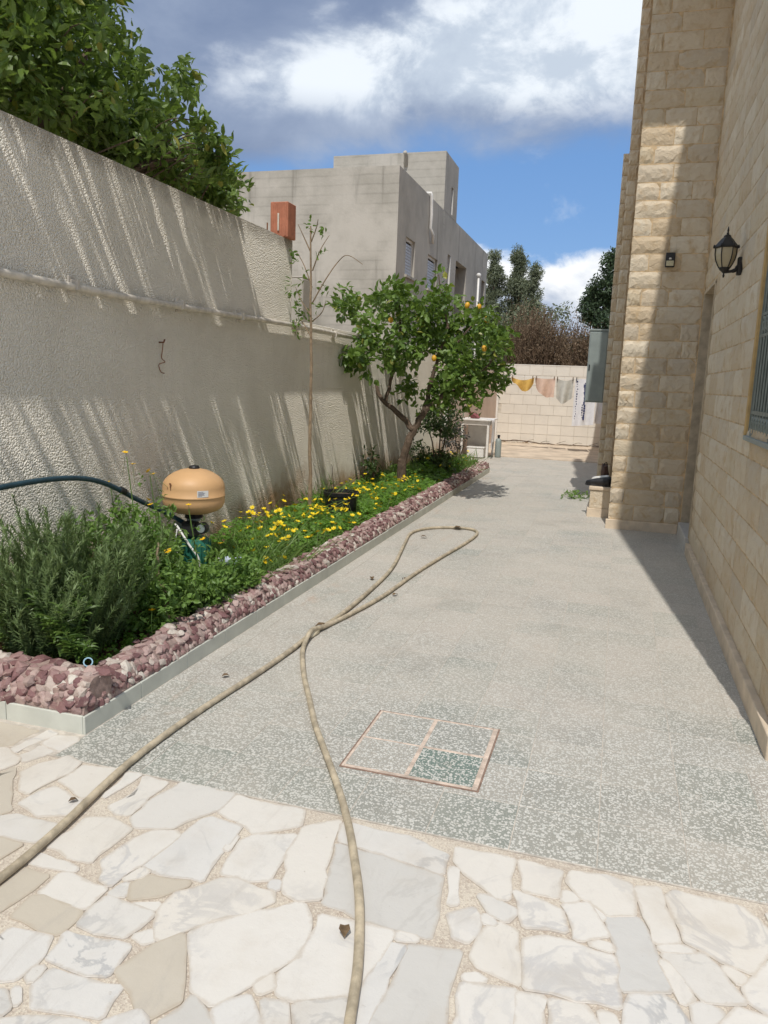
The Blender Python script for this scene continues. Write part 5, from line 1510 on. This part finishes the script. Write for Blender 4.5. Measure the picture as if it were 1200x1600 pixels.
def bare_tree(label, x, y, h, w_, n):
    t = thing('bare_tree', (x, y, -.05), label, 'tree')
    tb = [limb([(x, y, -.05), (x + .05, y, h * .2), (x, y, h * .35)], .1, .07, 6)]
    P = []; D = []
    for k in range(n):
        a = random.uniform(0, 6.28); r_ = w_ * math.sqrt(random.random())
        e = np.array((x + r_ * math.cos(a), y + r_ * math.sin(a), h * random.uniform(.62, 1.0) * (1 - .25 * (r_ / w_) ** 2)))
        b = np.array((x + .25 * (e[0] - x), y + .25 * (e[1] - y), h * random.uniform(.12, .35)))
        m_1 = b + (e - b) * .5 + RNG.normal(0, .12, 3)
        tb.append(tube([tuple(b), tuple(m_1), tuple(e)], [.022, .013, .005], 3, False))
        for j in range(3):
            u = random.uniform(.3, .9)
            q0 = m_1 + (e - m_1) * u
            q1 = q0 + RNG.normal(0, .2, 3) + np.array((0, 0, .35))
            tb.append(tube([tuple(q0), tuple(q1)], [.009, .004], 3, False))
            P += [q1, q0 + (q1 - q0) * .5]; D += [RNG.normal(size=3) + np.array((0, 0, .2)) for _ in range(2)]
    obj('trunk', join(*tb), M['twig_brown'], t)
    P = np.array(P); D = np.array(D)
    P = np.concatenate([P + RNG.normal(0, .12, P.shape) for _ in range(3)]); D = np.concatenate([D + RNG.normal(0, .6, D.shape) for _ in range(3)])
    g, r_ = leaves(P, D, RNG.normal(size=D.shape), RNG.uniform(.06, .13, len(P)), RNG.uniform(.025, .05, len(P)), (LEAF4_V, LEAF4_F))
    obj('crown', g, M['lf_brown'], t, rnd=r_)
bare_tree('brown half bare tree closest to the lemon tree above the tiled wall', -3.75, 31, 4.75, 1.0, 170)
bare_tree('brown leafless tree standing above the mustard cloth', -2.95, 30, 4.55, 1.0, 170)
bare_tree('low reddish brown bare tree between taller neighbours over the wall', -2.1, 31, 4.1, .95, 170)
bare_tree('thin brown bare tree beside the dark evergreen', -1.35, 29, 3.9, .8, 150)
cl = [(random.uniform(-8, 2), 36 + random.gauss(0, .6), random.uniform(.4, 2.9), random.uniform(.4, .7)) for _ in range(110)] + [(random.uniform(-6.0, -2.4), 35.5 + random.gauss(0, .5), random.uniform(2.6, 4.9), random.uniform(.3, .5)) for _ in range(55)]
g, r_ = clump_leaves(cl, 26, .2, .08, tmpl=(LEAF4_V, LEAF4_F), shoot=5)
tag(obj('undergrowth', g, M['lf_euca'], rnd=r_), kind='stuff')

# ================================================================== smaller things
# ---- pressure tank and pump
PX, PY = -2.67, 4.5
pm = thing('water_pump', (PX, PY, .12), 'green electric water pump with grey fittings half hidden in the bed', 'pump')
obj('motor', join(lathe(PX + .02, PY - .02, [(.06, .20), (.092, .22), (.1, .27), (.1, .36), (.088, .40), (.05, .415)], 18)), M['pump'], pm, smooth=False)
obj('motor_fins', join(*[tube([(PX + .02 + .103 * math.cos(a), PY - .02 + .103 * math.sin(a), .235), (PX + .02 + .103 * math.cos(a), PY - .02 + .103 * math.sin(a), .385)], .004, 4) for a in np.arange(0, 6.28, .35)]), M['pump'], pm)
obj('foot', box(PX - .1, PX + .14, PY - .12, PY + .1, .1, .2, .008), M['rust'], pm)
obj('junction_box', box(PX - .15, PX - .07, PY - .09, PY + .02, .27, .40, .008), M['black'], pm)
obj('pipe_cross', join(tube([(PX, PY, .41), (PX, PY, .58)], .028, 10), tube([(PX - .14, PY - .02, .475), (PX + .12, PY - .03, .475)], .026, 10), lathe(PX, PY, [(.045, .515), (.05, .525), (.05, .545), (.042, .555)], 8)), M['metal_green'], pm)
pg = obj('pressure_gauge', tube([(PX + .11, PY - .10, .485), (PX + .105, PY - .055, .485)], .038, 16), M['black'], pm, smooth=False)
obj('dial', tube([(PX + .1105, PY - .1035, .485), (PX + .11, PY - .1005, .485)], .027, 14), M['metal_green'], pg)
obj('pressure_switch', box(PX - .03, PX + .065, PY - .115, PY - .035, .425, .52, .008), M['black'], pm)
tk = thing('pressure_tank', (PX, PY, .56), 'round orange beige pressure tank with a small white label on top of the pump', 'tank')
prof = [(.02, .562), (.075, .565), (.125, .575), (.165, .592), (.19, .613), (.202, .637), (.204, .66), (.204, .684), (.2075, .687), (.2075, .695), (.204, .698), (.204, .745), (.2, .77), (.188, .793), (.165, .817), (.13, .84), (.09, .857), (.045, .867), (.01, .869)]
obj('shell', lathe(PX, PY, prof, 40), M['tank'], tk, smooth=True)
obj('valve_cap', lathe(PX + .003, PY, [(.034, .862), (.036, .874), (.03, .886), (.012, .89)], 14), M['black'], tk)
obj('neck', lathe(PX, PY, [(.06, .535), (.062, .545), (.055, .56)], 14), M['black'], tk)
def on_tank(a0, a1, z0, z1, r=.2045, n=6):
    V = []; F = []
    for i in range(n + 1):
        a = a0 + (a1 - a0) * i / n
        for z in (z0, z1):
            V.append((PX + r * math.cos(a), PY + r * math.sin(a), z))
    for i in range(n): F.append((2 * i, 2 * i + 2, 2 * i + 3, 2 * i + 1))
    return np.array(V), F
aim = math.atan2(-PY, -PX)       # towards the path
lb = obj('sticker', on_tank(aim + .10, aim + .46, .702, .745, .2055), M['white_plastic'], tk)
lines = [on_tank(aim + .13, aim + .13 + w_, z, z + .0025, .2062, 3) for w_, z in ((.16, .735), (.22, .728), (.18, .722), (.2, .716), (.12, .71))]
obj('print_lines', join(*lines), M['print_blue'], lb)
scr = [on_tank(aim - .86 + o_, aim - .86 + o_ + w_, z, z + h, .2052, 2) for o_, w_, z, h in ((0, .1, .775, .012), (.03, .05, .757, .02), (-.1, .02, .742, .02), (.05, .03, .738, .02))]
obj('paint_scratch', join(*scr), M['rust'], tk)

bh = thing('teal_hose', (WX + .2, 3.8, .8), 'dark teal supply hose arching over the rosemary to the pump', 'hose')
hp = [(-2.86, 1.6, .78), (-2.85, 2.4, .87), (-2.85, 3.0, .91), (-2.85, 3.46, .905), (-2.85, 3.78, .845), (-2.82, 4.09, .70), (-2.77, 4.32, .585), (-2.72, 4.46, .50)]
obj('hose_run', tube(smooth_path(hp, 6), .0155, 10), M['blue_hose'], bh, smooth=True)
obj('hose_clip', tube([(-2.835, 3.93, .785), (-2.829, 3.97, .765)], .021, 10), M['black'], bh)
wh = thing('white_hose', (PX, PY - .12, .45), 'thin white flexible hose looping down in front of the green pump', 'hose')
obj('hose_run', tube(smooth_path([(PX - .14, PY - .05, .50), (PX - .06, PY - .12, .495), (PX - .0, PY - .15, .45), (PX + .06, PY - .16, .38), (PX + .12, PY - .16, .31), (PX + .135, PY - .15, .24), (PX + .13, PY - .12, .2)], 6), .0075, 8), M['white_plastic'], wh, smooth=True)
obj('branch_hose', tube(smooth_path([(PX - .045, PY - .135, .475), (PX - .05, PY - .15, .40), (PX - .045, PY - .155, .34), (PX - .02, PY - .15, .28), (PX + .0, PY - .14, .21)], 5), .0055, 7), M['white_plastic'], wh, smooth=True)
ds = thing('plastic_bottle', (-2.42, 4.52, .2), 'dented pale blue grey plastic bottle lying beside the pump', 'bottle')
obj('bottle_body', tube([(-2.47, 4.5, .26), (-2.45, 4.5, .26), (-2.36, 4.54, .255), (-2.34, 4.545, .255)], [.02, .036, .036, .03], 12), simple('pale blue plastic', (0.42, .48, .58), .3, var=.1), ds, smooth=True)
obj('bottle_neck', tube([(-2.47, 4.5, .26), (-2.5, 4.49, .262)], .014, 10), M['white_plastic'], ds, smooth=True)

# ---- garden hose on the paving
gh = thing('garden_hose', (-1.6, 4.0, 0), 'long beige garden hose trailing over the paving in a narrow loop that crosses itself', 'hose')
path_pts = []
hs = smooth_path([(x, y, .0155) for x, y in [(-3.9, -1.9), (-2.9, -.9), (-2.1, .1), (-1.75, .95)] + HOSE + [(-.42, 1.0), (-.44, .4), (-.6, -.4), (-1.0, -1.2)]], 5)
n_h = len(hs)
cross = np.array((-1.60, 3.985))
for i, p in enumerate(hs):
    lift = 0
    if i > n_h * .45:
        lift = .030 * math.exp(-((p[0] - cross[0]) ** 2 + (p[1] - cross[1]) ** 2) / .012)
    path_pts.append((p[0], p[1], .0155 + lift))
obj('hose_run', tube(path_pts, .0138, 10), M['hose'], gh, smooth=True)
obj('coupling', tube([(-1.592, 4.06, .0165), (-1.60, 3.97, .0165)], .0185, 12), M['hose_cuff'], gh, smooth=True)

# ---- tiled inspection cover
ic = thing('inspection_cover', (-.65, 2.905, 0), 'square inspection cover of four terrazzo tiles in a pinkish rusty frame', 'inspection cover')
cx0, cx1, cy0, cy1 = -.92, -.38, 2.635, 3.175
obj('gap', join(box(cx0 - .006, cx0, cy0 - .006, cy1 + .006, -.004, .0022), box(cx1, cx1 + .006, cy0 - .006, cy1 + .006, -.004, .0024), box(cx0, cx1, cy0 - .006, cy0, -.004, .0023), box(cx0, cx1, cy1, cy1 + .006, -.004, .0021)), simple('rust stained cement', (.25, .165, .125), .9, var=.3, scale=25), ic)
frm = simple('pinkish cement frame', (0.56, 0.455, 0.375), 0.9, var=.25, scale=18, bump=.4)
obj('frame', join(box(cx0 + .001, cx0 + .012, cy0 + .001, cy1 - .001, -.004, .0045, .001), box(cx1 - .022, cx1 - .001, cy0 + .001, cy1 - .001, -.004, .0047, .001), box(cx0 + .013, cx1 - .023, cy0 + .0012, cy0 + .016, -.004, .0046, .001), box(cx0 + .013, cx1 - .023, cy1 - .012, cy1 - .0012, -.004, .0044, .001),
                  box(-.668, -.650, cy0 + .017, cy1 - .013, -.004, .0040, .001), box(cx0 + .013, -.669, 2.896, 2.906, -.004, .0041, .001), box(-.649, cx1 - .023, 2.892, 2.908, -.004, .0042, .001)), frm, ic)
for i, (a, b, c, d) in enumerate(((cx0 + .0125, -.6685, 2.9065, cy1 - .0125), (-.6495, cx1 - .0235, 2.9085, cy1 - .0125), (cx0 + .0125, -.6685, cy0 + .0165, 2.8955), (-.6495, cx1 - .0235, cy0 + .0165, 2.8915))):
    o = obj('tile', prism(ragged([(a, c), (b, c), (b, d), (a, d)]), -.003, .0030, .0008), M['terrazzo'], ic, at=((a + b) / 2, (c + d) / 2, 0), tint=(.25, .62, .4, 1.0)[i])
    if i == 3: o['label'] = 'dark green cover tile'

# ---- dry leaves and bits lying about
def dry_leaf(loc, s, label, rz):
    V = LEAF_V * np.array((s, s * .6, s * .9)) + np.array((0, 0, .18 * s))
    V[:, 2] += s * .25 * np.sin(V[:, 0] / s * 3)
    V[:, 2] -= V[:, 2].min() - .002
    o = link('dry_leaf', mesh_data('dry_leaf', V, LEAF_F, M['dry_leaf']), None, loc)
    o.rotation_euler = (0, 0, rz)
    tag(o, label, 'leaf')
dry_leaf((-.585, 1.745, .004), .052, 'curled dry brown leaf against the hose on the marble', 1.9)
dry_leaf((-1.64, 4.13, 0), .09, 'dry brown leaf beside the hose coupling', .4)
dry_leaf((-1.66, 5.35, 0), .06, 'small dry leaf lying between the hose and the kerb', 2.0)
dry_leaf((-1.40, 5.0, 0), .05, 'tiny brown leaf inside the hose loop', 1.0)
dry_leaf((-1.42, 5.45, 0), .05, 'small brown leaf inside the narrow part of the loop', 2.6)
dry_leaf((-1.72, 7.05, 0), .07, 'dry leaf under the bend at the far end of the loop', .2)
dry_leaf((-1.52, 7.63, .0), .10, 'dry leaf on the hose at the top of its loop', 0.1)
dry_leaf((-1.72, 2.05, 0), .035, 'dark curled leaf on the marble left of the hose', .8)
dry_leaf((-1.78, 3.25, 0), .045, 'greenish brown leaf on the terrazzo near the kerb', .6)

# ---- weeds at the foot of the pedestal
wd = thing('weed_clump', (-.35, 10.7, 0), 'low green weeds sprouting from the paving beyond the pedestal', 'weed')
cl = [(-.30 - .035 * k + random.gauss(0, .02), 10.6 + random.gauss(0, .12), .07 - .005 * k, .06) for k in range(9)]
g, r_ = clump_leaves(cl, 300, .05, .02, up=.4, shoot=6)
obj('foliage', g, M['lf_daisy'], wd, rnd=r_)
obj('stems', join(*[limb([(-.33, 10.65, 0), (-.33 + random.gauss(0, .08), 10.65 + random.gauss(0, .08), .06), (-.33 + random.gauss(0, .12), 10.65 + random.gauss(0, .1), .1)], .004, .002, 4) for _ in range(6)]), M['stem'], wd)
for i, (x, y, lab) in enumerate(((-.62, 10.45, 'smallest lone weed seedling, farthest from the pedestal'), (-.54, 10.5, 'weed seedling between the lone one and the clump'))):
    t = thing('weed_seedling', (x, y, 0), lab, 'weed')
    g, r_ = clump_leaves([(x, y, .04, .035)], 500, .035, .016, up=.4, shoot=5)
    obj('foliage', g, M['lf_daisy'], t, rnd=r_)
    obj('stem', limb([(x, y, 0), (x + .005, y, .04)], .003, .002, 4), M['stem'], t)

# ---- shoes on the pedestal
def shoe(loc, rz, mat, sole, label):
    t = thing('shoe', loc, label, 'shoe', None)
    t.rotation_euler = (0, 0, rz)
    outline = [(-.13, .0, .034), (-.09, 0, .040), (0, 0, .036), (.07, 0, .046), (.12, 0, .036), (.145, 0, .012)]
    V = []; F = []; n = 10
    hs_ = (.085, .09, .07, .055, .04, .025)
    for i, (x, _, w_) in enumerate(outline):
        for k in range(n):
            a = math.pi * 2 * k / n
            V.append((x, w_ * math.cos(a), .022 + max(0, math.sin(a)) * hs_[i] + min(0, math.sin(a)) * .004))
    for i in range(len(outline) - 1):
        for k in range(n): F.append((i * n + k, i * n + (k + 1) % n, (i + 1) * n + (k + 1) % n, (i + 1) * n + k))
    F.append(tuple(range(n))); F.append(tuple(reversed(range(5 * n, 6 * n))))
    link('upper', mesh_data('upper', V, F, mat, smooth=True), t).location = (0, 0, 0)
    sp_ = [(-.138, -.03), (-.1, -.042), (0, -.038), (.07, -.048), (.125, -.038), (.152, 0), (.125, .038), (.07, .048), (0, .038), (-.1, .042), (-.138, .03)]
    link('sole', mesh_data('sole', *prism(sp_, 0, .02, .003), sole), t).location = (0, 0, 0)
shoe((-.145, 9.32, .353), 2.9, M['black'], M['black'], 'black shoe at the outer front corner of the pedestal')
shoe((-.10, 9.44, .353), 2.7, M['black'], M['black'], 'black shoe behind the outer one, beside the white pair')
shoe((-.12, 9.62, .353), 2.4, M['white_plastic'], M['white_plastic'], 'white shoe on the pedestal behind the black pair')
bgd = thing('cloth_bag', (-.06, 9.75, .353), 'crumpled dark brown bag leaning on the pillar behind the shoes', 'bag')
bm = bmesh.new()
for _ in range(40): bm.verts.new((-.085 + random.gauss(0, .032), 9.86 + random.gauss(0, .07), .353 + abs(random.gauss(.08, .06))))
bmesh.ops.convex_hull(bm, input=bm.verts)
for v in [v for v in bm.verts if not v.link_faces]: bm.verts.remove(v)
obj('sack', from_bm(bm), simple('dark brown fabric', (.10, .06, .05), .9, var=.3, scale=30), bgd)
obj('handle', tube(smooth_path([(-.11, 9.82, .47), (-.10, 9.82, .56), (-.07, 9.84, .58), (-.05, 9.86, .48)], 4), .006, 5), M['black'], bgd)

# ---- metal cabinet on the house wall
cb = thing('metal_cabinet', (-.33, 11.3, 1.3), 'grey green metal cabinet fixed high on the side of the house near the washing', 'cabinet')
obj('case', box(-.445, -.197, 11.02, 11.62, 1.29, 2.25, .006), M['metal_green'], cb)
obj('lid', box(-.455, -.195, 11.01, 11.63, 2.251, 2.275, .004), M['metal_green'], cb)
obj('door_panel', box(-.43, -.21, 11.008, 11.0195, 1.31, 2.23, .003), M['metal_green'], cb)
obj('latch', box(-.425, -.41, 10.998, 11.0075, 1.72, 1.8, .002), M['black'], cb)

# ---- solar light
sl = thing('solar_lamp', (.385, 8.5, 2.78), 'small square black solar wall lamp on the stone pillar', 'lamp')
obj('housing', box(.335, .425, 8.468, 8.512, 2.715, 2.855, .006), M['black'], sl)
obj('led_panel', box(.345, .415, 8.463, 8.4675, 2.725, 2.775, .001), simple('cream lamp panel', (.55, .5, .33), .3, var=.15, scale=60), sl)
obj('sensor_dome', lathe(.38, 8.464, [(.012, 2.787), (.014, 2.795), (.008, 2.803)], 10), M['white_plastic'], sl)

# ---- wall lantern
LX, LY = .628, 5.98
def ls(prof):
    return [(r * .78, 2.465 + (z - 2.48) * .86) for r, z in prof]
ln = thing('wall_lantern', (LX, LY, 2.3), 'black cast iron lantern with amber glass on a bracket on the stone wall', 'lantern')
obj('cap', lathe(LX, LY, ls([(.098, 2.498), (.104, 2.505), (.098, 2.515), (.075, 2.54), (.05, 2.568), (.03, 2.585), (.032, 2.592), (.02, 2.602)]), 6), M['black_iron'], ln)
for a in np.arange(0, 6.28, math.pi / 3):
    obj('cap_knob', lathe(LX + .078 * math.cos(a), LY + .078 * math.sin(a), [(.007, 2.48), (.009, 2.491), (.003, 2.504)], 6), M['black_iron'], ln)
obj('finial', lathe(LX, LY, ls([(.008, 2.60), (.012, 2.612), (.006, 2.622), (.009, 2.635), (.003, 2.665)]), 8), M['black_iron'], ln)
gp = [(.042, 2.345), (.06, 2.375), (.076, 2.41), (.085, 2.45), (.086, 2.497)]
obj('glass', lathe(LX, LY, ls(gp), 6), M['lamp_glass'], ln)
rib_pts = [(r_ + .003, z) for r_, z in ls(gp)]
for k in range(6):
    a = k * math.pi / 3
    obj('rib', tube([(LX + r_ * math.cos(a), LY + r_ * math.sin(a), z) for r_, z in rib_pts], .004, 5), M['black_iron'], ln)
obj('base_cup', lathe(LX, LY, ls([(.006, 2.27), (.010, 2.285), (.006, 2.30), (.018, 2.312), (.036, 2.325), (.048, 2.34), (.046, 2.348)]), 10), M['black_iron'], ln)
obj('bracket_arm', tube(smooth_path([(LX, LY, 2.321), (LX + .035, LY, 2.325), (LX + .07, LY, 2.333), (HX + .0, LY, 2.365)], 5), [.010] * 8 + [.014] * 4 + [.02] * 4, 8), M['black_iron'], ln)
obj('backplate', box(HX - .022, HX + .012, LY - .025, LY + .025, 2.30, 2.42, .006), M['black_iron'], ln)

# ---- washing line
LZ, LYY = 1.665, 18.0
wl2 = thing('washing_line', (-1.5, LYY, LZ), 'thin washing line strung across the yard in front of the tiled wall', 'washing line')
obj('cord', tube([(-2.99, LYY, 1.72), (-2.2, LYY, 1.675), (-1.4, LYY, 1.655), (-.6, LYY, 1.665), (-.2, LYY, 1.70)], .004, 5), M['white_plastic'], wl2)
def cloth(name, label, cat, x0, x1, depth, mat, folds=3.0, amp=.035, sag=.03, narrow=0.0, nx=16, nz=14, zt=LZ, y=LYY, ph=0.0):
    """depth(u) gives the hanging length along the top edge"""
    V = []; F = []
    for j in range(nz + 1):
        for i in range(nx + 1):
            u = i / nx; v = j / nz
            d = depth(u) * v
            x = x0 + (x1 - x0) * (u + narrow * v * (.5 - u))
            V.append((x, y - .012 + amp * (.25 + .75 * v) * math.sin(u * folds * 6.283 + ph + v * 1.1) , zt - sag * 4 * u * (1 - u) - d))
    for j in range(nz):
        for i in range(nx):
            a = j * (nx + 1) + i
            F.append((a, a + 1, a + nx + 2, a + nx + 1))
    V = np.array(V)
    back = V + np.array((0, .004, 0))
    n = len(V)
    F2 = F + [tuple(i + n for i in reversed(f)) for f in F]
    t = thing(name, ((x0 + x1) / 2, y, zt), label, cat)
    obj('fabric', (np.concatenate([V, back]), F2), mat, t, smooth=True)
    for u in (.06, .94):
        x = x0 + (x1 - x0) * u
        obj('clothes_peg', box(x - .009, x + .009, y - .03, y + .012, zt - .05, zt + .035, .003), M['twig_brown'] if name != 'printed_towel' else M['black'], t)
    return t
cloth('hanging_cloth', 'mustard yellow cloth sagging from the left end of the washing line', 'cloth', -2.40, -1.88, lambda u: .10 + .19 * max(0, 1 - abs(u - .66) / .5) + .02 * math.sin(u * 17), M['cloth_yellow'], 2.2, .06, .07, .05)
cloth('hanging_cloth', 'pale peach cloth with a curved hem between the mustard and grey cloths', 'cloth', -1.86, -1.40, lambda u: .10 + .33 * math.sqrt(max(0, 1 - (1 - u) ** 2)) + .012 * math.sin(u * 13), M['cloth_pink'], 1.7, .06, .025, .04)
cloth('hanging_cloth', 'pale grey cloth with a deep fold in the middle of the line', 'cloth', -1.38, -.99, lambda u: .44 + .08 * math.exp(-((u - .42) / .3) ** 2), M['cloth_grey'], 1.4, .07, .05, .12)
tw3 = cloth('printed_towel', 'long white towel with a dark blue printed pattern beside the metal cabinet', 'towel', -.96, -.50, lambda u: 1.06 - .05 * u, M['cloth_white'], 1.6, .05, .0, -.05, nx=20)
pr = []
for k in range(46):
    side = k % 3
    u = (.12 if side == 0 else .42 if side == 1 else .50) + random.gauss(0, .012)
    z = LZ - .06 - .85 * (k / 46)
    if side == 1 and k < 28: continue
    x = -.96 + .46 * u
    yb = LYY - .012 + .05 * (.25 + .75 * ((LZ - z) / 1.05)) * math.sin(u * 1.6 * 6.283 + ((LZ - z) / 1.05) * 1.1)
    w_ = random.uniform(.008, .02); h = random.uniform(.006, .02)
    if side == 2: w_ *= 1.8; h *= 2
    pr.append(box(x - w_, x + w_, yb - .0045, yb - .002, z - h, z + h))
obj('print', join(*pr), M['print_blue'], tw3)
cloth('white_cloth', 'plain white cloth hanging lower at the right end below the cabinet', 'cloth', -.48, -.20, lambda u: .98, M['cloth_white'], 1.1, .03, .0, .0, nx=10, y=LYY + .1)

# ---- white table against the wall
tb = thing('white_table', (-2.67, 15.6, 0), 'white wooden table standing against the pinkish wall', 'table')
obj('tabletop', box(-2.99, -2.36, 15.15, 16.0, .755, .785, .006), M['white_paint'], tb)
obj('apron', join(box(-2.95, -2.42, 15.2, 15.22, .67, .7545), box(-2.42, -2.40, 15.22, 15.95, .67, .7545)), M['white_paint'], tb)
for x, y in ((-2.94, 15.2), (-2.42, 15.2), (-2.94, 15.93), (-2.42, 15.93)):
    obj('leg', box(x - .022, x + .022, y - .022, y + .022, .0, .669, .004), M['white_paint'], tb)
bk = thing('white_crate', (-2.65, 15.4, 0), 'white plastic crate on the ground under the table', 'crate')
obj('crate_body', box(-2.84, -2.50, 15.28, 15.6, .015, .20, .012), M['white_plastic'], bk)
obj('crate_rim', box(-2.85, -2.49, 15.27, 15.61, .2, .225, .006), M['white_plastic'], bk)
wb = thing('white_board', (-2.68, 15.75, 0), 'white panel leaning under the table behind the crate', 'board')
obj('panel', box(-2.91, -2.47, 15.7, 15.725, .0, .62, .004), M['white_plastic'], wb)
obj('edge_strip', box(-2.92, -2.46, 15.695, 15.73, .621, .64, .003), M['white_paint'], wb)
tt = thing('draped_cloth', (-2.35, 15.4, .79), 'white cloth draped over the corner of the table', 'cloth')
V = []; F = []
nx, nz = 10, 14
for j in range(nz + 1):
    for i in range(nx + 1):
        u = i / nx; v = j / nz
        s = v * .72
        if s < .12: x, z = -2.47 + s, .790
        else: x, z = -2.345 + .012 * math.sin(u * 9), .790 - (s - .12) * (1 - .25 * u)
        V.append((x + .02 * math.sin(u * 12 + 1) * v, 15.18 + u * (.32 - .12 * v), z))
for j in range(nz):
    for i in range(nx):
        a = j * (nx + 1) + i
        F.append((a, a + 1, a + nx + 2, a + nx + 1))
obj('fabric', (np.array(V), F), M['cloth_white'], tt, smooth=True)
rbag = thing('red_bundle', (-2.72, 15.4, .786), 'small dusky red bundle lying on the white table', 'bundle')
bm = bmesh.new()
for _ in range(40): bm.verts.new((-2.72 + random.gauss(0, .06), 15.4 + random.gauss(0, .06), .79 + abs(random.gauss(.035, .035))))
bmesh.ops.convex_hull(bm, input=bm.verts)
for v in [v for v in bm.verts if not v.link_faces]: bm.verts.remove(v)
obj('wrap', from_bm(bm), simple('dusky red fabric', (.22, .075, .08), .9, var=.3, scale=20), rbag)
obj('knot', lathe(-2.72, 15.4, [(.02, .86), (.03, .885), (.012, .91)], 8), M['twig_brown'], rbag)
dt = thing('gas_bottle', (-2.26, 15.75, 0), 'dark slim canister standing at the outer side of the table', 'canister')
obj('canister_body', lathe(-2.28, 15.75, [(.06, 0), (.065, .02), (.065, .32), (.05, .37), (.025, .39)], 16), M['metal_green'], dt, smooth=True)
obj('canister_neck', lathe(-2.28, 15.75, [(.022, .391), (.024, .42), (.03, .43), (.028, .46)], 12), M['black'], dt)
